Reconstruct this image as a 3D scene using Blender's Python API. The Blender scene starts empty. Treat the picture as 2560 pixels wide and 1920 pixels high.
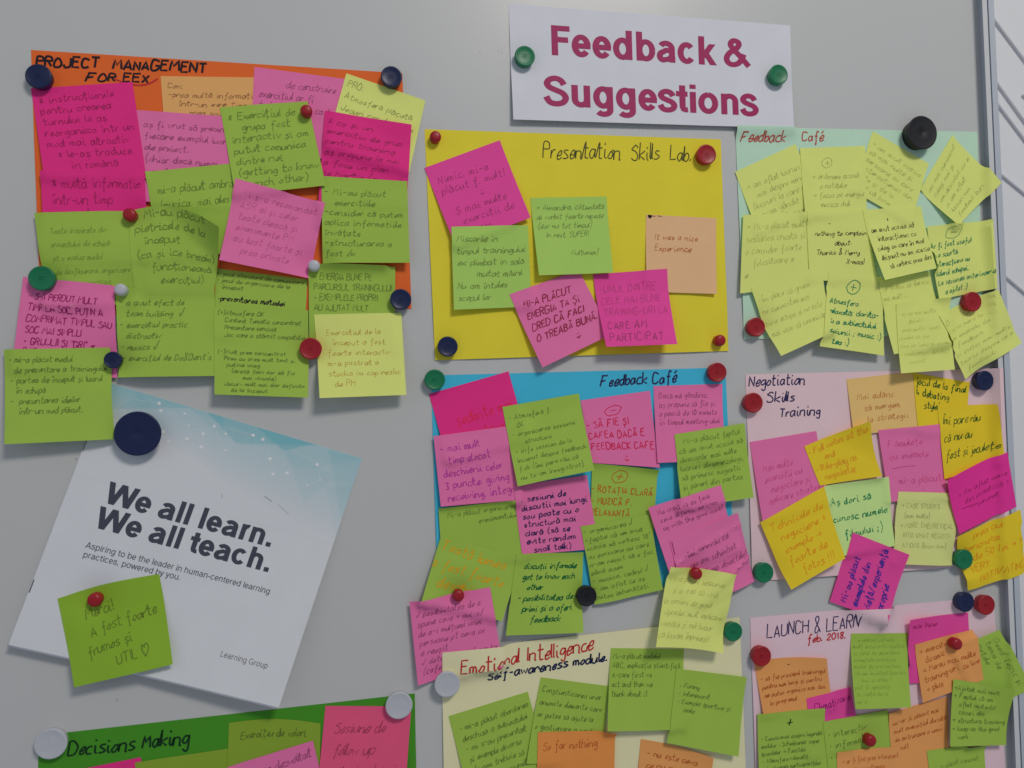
import bpy, math, random
import numpy as np
from mathutils import Matrix, Vector
random.seed(7); rng=np.random.default_rng(5)
sc=bpy.context.scene
# ---------------- camera, world, lamps, exposure
R=[[0.980916, -0.191526, -0.033499], [0.029695, -0.0227, 0.999301], [-0.192153, -0.981225, -0.01658]]; LOC=[-0.13835, -0.70648, -0.01194]
cd=bpy.data.cameras.new('camera'); cam=bpy.data.objects.new('camera',cd); sc.collection.objects.link(cam)
m=Matrix(R).transposed().to_4x4(); m.translation=Vector(LOC); cam.matrix_world=m
cd.sensor_width=36; cd.lens=26.37; cd.clip_start=.01; cd.clip_end=50; sc.camera=cam
cd.dof.use_dof=True; cd.dof.focus_distance=.72; cd.dof.aperture_fstop=8.0
sc.render.resolution_x=1024; sc.render.resolution_y=768
w=bpy.data.worlds.new('World'); sc.world=w; w.use_nodes=True
bg=w.node_tree.nodes['Background']; bg.inputs[0].default_value=(.76,.86,1.0,1); bg.inputs[1].default_value=.235
def area(name,loc,target,size,sy,energy,col):
    l=bpy.data.lights.new(name,'AREA'); l.shape='RECTANGLE'; l.size=size; l.size_y=sy; l.energy=energy; l.color=col
    o=bpy.data.objects.new(name,l); sc.collection.objects.link(o); o.location=loc
    o.rotation_euler=(Vector(target)-Vector(loc)).to_track_quat('-Z','Y').to_euler(); return o
area('ceiling_lamp',(.95,-2.45,2.05),(.05,0,-.08),.85,.55,39,(1,.945,.875))
area('window_light',(-1.9,-1.5,.7),(0,0,0),1.3,1.0,1.6,(1,.97,.93))
sc.view_settings.view_transform='Standard'; sc.view_settings.look='None'; sc.view_settings.exposure=.05; sc.view_settings.gamma=1
# ---------------- materials
def s2l(c): return tuple(((v/255)/12.92 if v/255<=.04045 else (((v/255)+.055)/1.055)**2.4) for v in c)
MT={}
def mat(name,col,rough=.8,spec=.25,noise=.05,nscale=60,bump=0.0,bscale=300,metal=0,coat=0,blotch=0):
    if name in MT: return MT[name]
    mm=bpy.data.materials.new(name); mm.use_nodes=True; nt=mm.node_tree; b=nt.nodes['Principled BSDF']
    b.inputs['Roughness'].default_value=rough; b.inputs['Specular IOR Level'].default_value=spec; b.inputs['Metallic'].default_value=metal
    b.inputs['Coat Weight'].default_value=coat; b.inputs['Coat Roughness'].default_value=.15
    tc=nt.nodes.new('ShaderNodeTexCoord')
    n=nt.nodes.new('ShaderNodeTexNoise'); n.inputs['Scale'].default_value=nscale; n.inputs['Detail'].default_value=5; nt.links.new(tc.outputs['Object'],n.inputs['Vector'])
    mr=nt.nodes.new('ShaderNodeMapRange'); mr.inputs['To Min'].default_value=1-noise; mr.inputs['To Max'].default_value=1+noise; nt.links.new(n.outputs['Fac'],mr.inputs['Value'])
    hs=nt.nodes.new('ShaderNodeVectorMath'); hs.operation='SCALE'; hs.inputs[0].default_value=col[:3]; nt.links.new(mr.outputs[0],hs.inputs['Scale'])
    nt.links.new(hs.outputs[0],b.inputs['Base Color'])
    if blotch:
        rr=nt.nodes.new('ShaderNodeMapRange'); rr.inputs['To Min'].default_value=rough-blotch; rr.inputs['To Max'].default_value=rough+blotch
        n2=nt.nodes.new('ShaderNodeTexNoise'); n2.inputs['Scale'].default_value=7; nt.links.new(tc.outputs['Object'],n2.inputs['Vector'])
        nt.links.new(n2.outputs['Fac'],rr.inputs['Value']); nt.links.new(rr.outputs[0],b.inputs['Roughness'])
    if bump:
        bn=nt.nodes.new('ShaderNodeTexNoise'); bn.inputs['Scale'].default_value=bscale; bn.inputs['Detail'].default_value=4; nt.links.new(tc.outputs['Object'],bn.inputs['Vector'])
        bp=nt.nodes.new('ShaderNodeBump'); bp.inputs['Strength'].default_value=bump; bp.inputs['Distance'].default_value=.001
        nt.links.new(bn.outputs['Fac'],bp.inputs['Height']); nt.links.new(bp.outputs[0],b.inputs['Normal'])
    MT[name]=mm; return mm
EX=.445
def disp(c): return tuple(min(1.0,v/EX) for v in s2l(c))
PAP={'ocard':(182,80,34),'gcard':(52,110,26),'white':(166,166,172),'ycard':(176,163,42),'mint':(146,172,152),'cyan':(50,142,168),
'pcard':(182,154,158),'pcard2':(181,153,160),'cream':(178,173,138),'Ol':(198,132,80),'P':(206,88,130),'P2':(178,66,98),'Y':(170,176,96),'M':(180,36,102),
'M2':(196,56,120),'M3':(192,40,116),'G':(122,147,58),'G2':(108,138,38),'G3':(104,126,38),'G4':(131,160,76),'Om':(198,142,106),'Oy':(190,148,92),'Yb':(188,155,32),
'LG':(156,180,112),'Yp':(168,172,106),'O':(206,122,70),'O2':(196,112,56),'brochure':(166,167,170)}
INK={'black':(22,14,22),'blackb':(14,12,14),'black2':(44,46,26),'blackgreen':(6,38,14),'crimson':(122,16,66),'slate':(52,54,64),'slate2':(70,70,82),'grey':(98,98,104),
'redm':(150,30,34),'redm2':(140,52,46),'redi':(206,24,58),'redi2':(166,16,58),'dred':(112,18,44),'wine':(116,16,74),'pinkd':(150,60,96),'dolive':(52,52,14),
'navyink':(30,24,66),'navyb':(16,22,58),'bluei':(54,32,120),'teal':(18,98,66),'tealg':(18,104,66),'dgreen':(4,74,38),'dgreen2':(20,66,24),'brorange':(146,76,16),'ori':(172,128,16),
'orf':(192,126,26),'orf2':(186,118,16),'brown':(140,72,30),'brown2':(156,90,46),'fbrown':(150,124,58),'fbrown2':(152,98,52),'fpink':(166,68,112),'pur':(140,42,120),'purd':(110,16,84),
'scuff':(96,98,100),'scuff2':(130,132,134)}
REL={'pen':.46,'pen2':.60,'faint':.68,'faint2':.72,'faint3':.84}
def paper(k): 
    return mat('paper_'+k,disp(PAP[k]),rough=.72,spec=.2,noise=.05,nscale=35,bump=.12,bscale=500)
def inkm(k,pk):
    if k in REL:
        c=disp(PAP[pk]); f=REL[k]; base=(.045,.05,.03) if pk[0] in 'GYL' else (.09,.01,.05)
        return mat('ink_%s_%s'%(k,pk),tuple(v*f*.95+(1-f)*b*.6 for v,b in zip(c,base)),rough=.6,noise=.25,nscale=300)
    return mat('ink_'+k,disp(INK[k]),rough=.55,spec=.3,noise=.12,nscale=250)
# ---------------- helpers
def mesh(name,verts,faces,material,parent=None,smooth=False,props=None):
    me=bpy.data.meshes.new(name); me.from_pydata([tuple(map(float,v)) for v in verts],[],faces); me.validate(); me.update()
    if smooth: me.polygons.foreach_set('use_smooth',[True]*len(me.polygons))
    o=bpy.data.objects.new(name,me); sc.collection.objects.link(o)
    if material: me.materials.append(material)
    if parent: o.parent=parent
    for k,v in (props or {}).items(): o[k]=v
    return o
def empty(name,loc,label,cat,group=None):
    o=bpy.data.objects.new(name,None); sc.collection.objects.link(o); o.location=loc; o.empty_display_size=.02
    o['label']=label; o['category']=cat
    if group: o['group']=group
    return o
def box(x0,x1,y0,y1,z0,z1):
    v=[(x,y,z) for x in (x0,x1) for y in (y0,y1) for z in (z0,z1)]
    return v,[(0,1,3,2),(4,6,7,5),(0,4,5,1),(2,3,7,6),(0,2,6,4),(1,5,7,3)]
# ---------------- whiteboard, wall
FR=[v/1000 for v in [540.05, 534.87, 540.88, 542.65, 551.04]]
X0,X1,Z0,Z1=-1.25,FR[0],-.72,.62
wb=empty('whiteboard',(0,0,Z0),'white magnetic whiteboard with aluminium frame carrying all the cards and notes','whiteboard')
off=Vector((0,0,-Z0))
def W(v): return [(a,b,c-Z0) for a,b,c in v]
bm=mat('board_enamel',(.655,.655,.65),rough=.32,spec=.32,noise=.03,nscale=2.2,bump=.02,bscale=40,blotch=.08)
v,f=box(X0,X1,0,.012,Z0,Z1); mesh('writing_surface',W(v),f,bm,wb)
alu=mat('brushed_aluminium',(.60,.64,.71),rough=.45,spec=.4,noise=.04,nscale=40,metal=.1,bump=.05,bscale=200)
alul=mat('light_aluminium',(.76,.77,.78),rough=.4,spec=.4,noise=.03,nscale=40,metal=.05)
dk=mat('frame_groove_dark',(.10,.10,.12),rough=.7)  # dark colour for the floor of the frame groove
a0,a1,a2,a3,a4=FR
prof=[(a0,.012),(a0,-.005),(a1,-.0108),(a2,-.0108),(a2,-.006),(a3,-.006),(a3,-.0108),(a4-.0012,-.0108),(a4,-.0096),(a4,.016),(a0,.016)]
def rail(pts,z0,z1,name,side='v'):
    n=len(pts); vs=[(x,y,z0) for x,y in pts]+[(x,y,z1) for x,y in pts]
    fs=[(i,(i+1)%n,n+(i+1)%n,n+i) for i in range(n)]+[tuple(range(n)),tuple(range(2*n-1,n-1,-1))]
    return vs,fs
vs,fs=rail(prof,Z0,Z1,'r'); o=mesh('frame_rail',W(vs),fs,alu,wb)
o.data.materials.append(alul); o.data.materials.append(dk); o.data.polygons[2].material_index=1; o.data.polygons[4].material_index=2; o.data.polygons[1].material_index=0
mx=[(X0+a0-x,y) for x,y in prof]; vs,fs=rail(mx,Z0,Z1,'r'); mesh('frame_rail',W(vs),fs,alu,wb)
wd=a4-a0
for zc,sg in ((Z1,1),(Z0,-1)):
    vs,fs=rail([(zc+sg*(x-a0),y) for x,y in prof],X0-wd,X1+wd,'h'); mesh('frame_rail',W([(z,y,x) for x,y,z in vs]),fs,alu,wb)
wall=mat('wall_paint',(.93,.93,.95),rough=.85,noise=.02,nscale=5,bump=.05,bscale=120)
v,f=box(-1.6,3.0,.25,.30,-1.3,1.4); wo=mesh('wall',v,f,wall,None,props={'kind':'structure'})
lm=mat('wall_line_grey',(.76,.76,.80),rough=.8)
for (p,q) in [[[770.56, 568.5], [870.67, 452.01]], [[766.09, 480.21], [865.66, 357.66]], [[764.46, 448.07], [864.24, 330.77]], [[773.84, 316.97], [860.27, 255.97]], [[849.01, 417.73], [876.09, 397.67]], [[766.42, 171.35], [852.29, 105.74]]]:
    p=np.array(p)/1000;q=np.array(q)/1000;d=(q-p)/np.linalg.norm(q-p);n=np.array([-d[1],d[0]])*.0009
    q=q+d*.5;c=[p-n,q-n,q+n,p+n]
    vs=[(x,.2455,z) for x,z in c]+[(x,.25,z) for x,z in c]
    mesh('wall_line',vs,[(0,1,2,3),(7,6,5,4),(0,4,5,1),(1,5,6,2),(2,6,7,3),(3,7,4,0)],lm,wo)
# ---------------- pen strokes: single-stroke hand alphabet (x digit, y hex; baseline 3, x-height 7, cap A)
HG={}
def G(ch,s,sm=1): HG[ch]=([[(int(a[0],16),int(a[1],16)) for a in st.split()] for st in s.split('/')],sm)
for l in '''a 57 27 05 13 33 56 57 54 63
b 0B 04 13 33 55 47 27 05
c 57 27 05 13 33 53
d 57 27 05 13 33 56 5B 54 63
e 05 45 57 37 15 13 33 54
f 6A 4B 38 34 30 21 / 17 57
g 57 27 05 14 34 56 57 51 30 11
h 0B 03 06 27 47 53 63
i 17 14 23 33 / 19 1A
j 27 21 10 00 / 29 2A
m 07 03 06 27 36 33 36 57 65 63 73
n 07 03 06 37 56 53 63
o 37 15 04 23 44 56 37
p 07 00 / 06 27 47 55 33 04
q 57 27 05 14 34 56 / 57 50 61
r 07 03 05 27 47
s 57 27 16 35 54 33 03
t 2B 24 33 53 / 08 58
u 07 04 13 33 56 57 54 63
y 07 04 23 44 57 / 57 51 30 11
C 69 4A 1A 06 13 43 64
D 0A 03 / 0A 3A 67 54 33 03
B 0A 03 / 0A 4A 58 37 07 / 37 65 43 03
G 69 4A 1A 06 13 43 65 66 36
J 5A 54 33 13 05
O 3A 18 05 13 43 65 58 3A
P 03 0A 4A 58 47 07
Q 3A 18 05 13 43 65 58 3A / 45 73
R 03 0A 4A 58 47 07 / 27 53
S 59 3A 19 08 37 55 43 13 04
U 0A 05 13 43 65 6A
0 2A 08 05 23 45 48 2A
2 08 2A 49 47 03 53
3 0A 4A 27 45 33 03
5 5A 0A 07 37 55 33 03
8 37 19 3A 59 37 15 33 55 37
( 3C 17 15 31
) 1C 37 35 11
& 63 28 1A 3B 49 15 13 33 55
? 08 1A 3A 48 25 24 / 23 22
✓ 06 23 6C
♥ 32 07 1A 29 38 4A 6A 77 32'''.split('\n'): G(l[0],l[2:])
for l in '''A 03 3A 63 / 15 55
E 5A 0A 03 53 / 07 47
F 7A 1A / 2A 03 / 06 57
H 0A 03 / 6A 63 / 07 67
I 1A 13
K 0A 03 / 5A 06 53
L 0A 03 53
M 03 1A 36 6A 73
N 03 0A 53 5A
T 0A 6A / 3A 33
V 0A 33 6A
W 0A 23 37 53 7A
X 0A 53 / 5A 03
Y 0A 37 6A / 37 33
Z 0A 5A 03 53
k 0B 03 / 57 05 53
v 07 23 57
w 07 13 36 53 77
x 07 53 / 57 03
z 07 57 03 53
l 0B 04 13
1 08 2A 23
- 06 46
+ 16 56 / 38 34
. 03 14
, 14 02
: 04 13 / 07 16
; 04 02 / 07 16
! 1B 15 / 14 13
/ 02 5B
' 1B 19
" 1B 19 / 3B 39
* 18 54 / 14 58 / 39 33
→ 06 66 / 48 66 44
↳ 0A 05 45 / 27 45 23
# 05 47 04 56 13 67 25 54 06 46
~ 16 27 46 57'''.split('\n'): G(l[0],l[2:],0)
G('•','15 26 25 16 15 26',0)
def circ(cx,cy,rx,ry,n=16,a0=0,a1=360): return [(cx+rx*math.cos(math.radians(a0+(a1-a0)*i/n)),cy+ry*math.sin(math.radians(a0+(a1-a0)*i/n))) for i in range(n+1)]
HG['☺']=([circ(3,6,3,2.6,10,200,340),[(1.4,7.6),(1.7,8.3)],[(4.2,7.6),(4.4,8.3)]],0)
HG['⊕']=([circ(4,6,4.4,4.2,20,20,390),[(2,6),(6,6)],[(4,8),(4,4)]],0)
HG['⊖']=([circ(4,6,4.4,4.2,20,20,390),[(2,6),(6,6)]],0)
DIA={'ă':('a',[[(1,9.6),(2.4,8.7),(4.2,9.7)]]),'â':('a',[[(1,8.6),(2.6,10),(4.4,8.6)]]),'î':('i',[[(0,9),(1.3,10.4),(2.8,9)]]),'Î':('I',[[(0,11),(1.3,12.4),(2.8,11)]]),
'ș':('s',[[(2.6,1.8),(2,.4)]]),'ț':('t',[[(3,1.8),(2.4,.4)]]),'Ș':('S',[[(2.6,1.8),(2,.4)]]),'Ț':('T',[[(3,1.8),(2.4,.4)]]),'Ă':('A',[[(1.2,12.4),(3,11.4),(4.8,12.4)]]),'é':('e',[[(2,8.6),(4.4,10.6)]])}
def smooth(p,k=4):
    if len(p)<3: return p
    P=np.array([p[0]]+list(p)+[p[-1]],float); o=[]
    for i in range(1,len(P)-2):
        a,b,c,d=P[i-1:i+3]
        for t in np.linspace(0,1,k,endpoint=False):
            o.append(.5*((2*b)+(-a+c)*t+(2*a-5*b+4*c-d)*t*t+(-a+3*b-3*c+d)*t**3))
    o.append(P[-2]); return [tuple(q) for q in o]
def hand(line,slant=.22,jit=.36,cursive=.85,xh=1.0,sp=1.0):
    x=0; out=[]; prev=None; wob=random.uniform(0,6)
    for ch in line:
        if ch==' ': x+=4.6; prev=None; continue
        ex=[]
        base=ch
        if ch in DIA: base,ex=DIA[ch]
        st,sm=HG.get(base,HG['~'])
        if base=='i' and ex: st=st[:1]
        sc_=1+random.uniform(-.10,.10); dy=.35*math.sin(x*.11+wob)+random.uniform(-.2,.2)
        low=base in 'abcdefghijklmnopqrstuvwxyz'
        first=None
        for k,s in enumerate(list(st)+ex):
            pts=[(x+q[0]*sc_*(.92 if low else 1)+random.uniform(-jit,jit),3+(q[1]-3)*sc_*(xh if low else 1)+dy+random.uniform(-jit,jit)) for q in s]
            if k==0:
                first=pts[0]
                if prev and low and random.random()<cursive and abs(prev[0]-pts[0][0])<3.6: pts=[prev]+pts
                end=pts[-1]
            if sm or k>=len(st): pts=smooth(pts)
            out.append([(a+slant*(b-3),b) for a,b in pts])
        mxx=max(q[0] for s in st for q in s)
        prev=end if low and base not in 'gjpqyfst' else None
        x+=mxx*sc_*(.92 if low else 1)+(1.1 if low else 1.7)*sp
    return out,max(x-1.2,1)
# ---------------- printed grotesque alphabet (cap height 1)
def grot(ch,wv,wh):
    h,k=wv/2,wh/2; X=.74; B=wv>.15; s=[]
    def arc(x0,x1,y0,y1,a0,a1,n=18):
        return circ((x0+x1)/2,(y0+y1)/2,(x1-x0)/2-h,(y1-y0)/2-k,n,a0,a1)
    def V(x,y0,y1): s.append(('V',(x,y0),(x,y1)))
    def Hz(x0,x1,y): s.append(('H',(x0,y),(x1,y)))
    def P(x0,y0,x1,y1,m=1.): s.append(('P',(x0,y0),(x1,y1),m))
    def C(p): s.append(('C',p))
    l=.1; r=.72 if B else .66
    if ch=='o': C(arc(.05,r+.06,-.015,X+.015,90,450,28)); return s,r+.12
    if ch in 'ec':
        C(arc(.05,r,-.015,X+.015,0 if ch=='e' else 42,322,24))
        if ch=='e': Hz(.05+h,r-.01,X/2-.005)
        return s,r+.06
    if ch=='a':
        C([(r-h,.12),(r-h,X-.28)]+arc(.07,r,.2,X+.015,0,150,14)[1:]); C([(r-h,.40)]+[( .40,.42)]+arc(.05,.52,-.015,.44,100,270,12)+[(.5,.12),(r-h,.24)]); V(r-h+.01,0,.2); return s,r+.1
    if ch in 'dbpqg':
        x0,x1=(.05,r+.02) if ch in 'dqg' else (l,r+.07)
        C(arc(x0,x1,-.015,X+.015,0,360,26)); xs=x1-h if ch in 'dqg' else x0+h
        if ch in 'db': V(xs,0,1)
        elif ch in 'pq': V(xs,-.28,X)
        else: V(xs,.0,X); C([(xs,.05)]+arc(x0+.02,x1,-.295,.18,0,-150,14))
        return s,x1+(.1 if ch in 'dqg' else .05)
    if ch in 'nhmru':
        if ch=='u': C([(l+h,X),(l+h,.28)]+arc(l,r+.02,-.015,.55,180,345,12)[1:]); V(r+.02-h,0,X); return s,r+.12
        V(l+h,0,1 if ch=='h' else X)
        if ch=='r': C(arc(l,.66 if B else .6,.1,X+.02,165,72,9)); return s,.52
        e=r+.02 if ch!='m' else .58
        C(arc(l,e,.2,X+.015,165,0,12)+[(e-h,0)])
        if ch=='m': C(arc(e-wv,e+.48-wv,.2,X+.015,165,0,12)+[(e+.48-wv-h,0)]); return s,e+.48-wv+.1
        return s,r+.12
    if ch=='l': V(l+h,0,1); return s,2*l+wv-.02
    if ch=='i': V(l+h,0,X); V(l+h,1-.15,1); return s,2*l+wv-.02
    if ch=='.': V(l+h,0,.17 if not B else .21); return s,.4
    if ch==',': V(l+h,0,.17); P(l+h+.02,.02,l+h-.04,-.16,.6); return s,.4
    if ch=='-': Hz(.05,.42,.33); return s,.47
    if ch=='t': C([(.14+h,.95 if B else .92),(.14+h,.2),(.17+h,.11),(.25+h,k),(.44,k+.01)]); Hz(.02,.44,X-k); return s,.47
    if ch=='k': V(l+h,0,1); P(l+wv*.6,.24,r-.1,X); P(.36,.42,r-.07,0); return s,r+.04
    if ch=='s' or ch=='S':
        p=[(.74,.72),(.64,.86),(.46,.925),(.27,.88),(.17,.75),(.25,.62),(.46,.53),(.68,.44),(.79,.29),(.70,.13),(.47,.07),(.25,.12),(.13,.30)]
        if ch=='s': p=[(x*.76,y*.765) for x,y in p]
        C(smooth(p,4)); return s,.94 if ch=='S' else .70
    if ch=='&': C(smooth([(.97,.03),(.66,.36),(.36,.66),(.29,.80),(.36,.91),(.47,.925),(.58,.88),(.60,.78),(.50,.65),(.27,.50),(.15,.36),(.13,.22),(.22,.10),(.38,.065),(.56,.12),(.70,.27),(.78,.46)],4)); return s,1.04
    if ch=='F': V(l+h,0,1); Hz(l,.74,1-k); Hz(l,.68,.53); return s,.80
    if ch=='W':
        q=1.3
        for a,b,c,d in ((h*.9,1,.33,0),(.33,0,q/2,1),(q/2,1,q-.33,0),(q-.33,0,q-h*.9,1)): P(a,b,c,d)
        return s,q+.0
    if ch=='w':
        q=1.0
        for a,b,c,d in ((h,X,.28,0),(.28,0,q/2,X),(q/2,X,q-.28,0),(q-.28,0,q-h,X)): P(a,b,c,d)
        return s,q+.02
    if ch=='y': P(h,X,.32,.02); P(.62-h,X,.28,-.14); C([(.30,-.12),(.22,-.24),(.06,-.23)]); return s,.64
    if ch=='v': P(h,X,.31,0); P(.62-h,X,.31,0); return s,.64
    if ch=='A': P(h,0,.43,1); P(.43,1,.86-h,0); Hz(.22,.66,.32); return s,.88
    if ch=='L': V(l+h,0,1); Hz(l,.68,k); return s,.74
    if ch=='G': C(arc(.06,.98,-.015,1.015,48,345,24)); Hz(.56,.95,.44); V(.95-h,.05,.47); return s,1.06
    return s,.37
def ribbon(p,wv,wh=None):
    wh=wv if wh is None else wh
    p=np.array(p,float); d=np.diff(p,axis=0); ln=np.hypot(*d.T); keep=np.r_[True,ln>1e-6]; p=p[keep]
    if len(p)<2: return None
    d=np.diff(p,axis=0); d/=np.hypot(*d.T)[:,None]
    t=np.vstack([d[:1],d[:-1]+d[1:],d[-1:]]); nl=np.hypot(*t.T); bad=nl<.3; t[bad]=np.vstack([d[:1],d])[bad]; t/=np.hypot(*t.T)[:,None]
    n=np.c_[-t[:,1],t[:,0]]*np.array([wv,wh])/2
    return p+n,p-n
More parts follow.
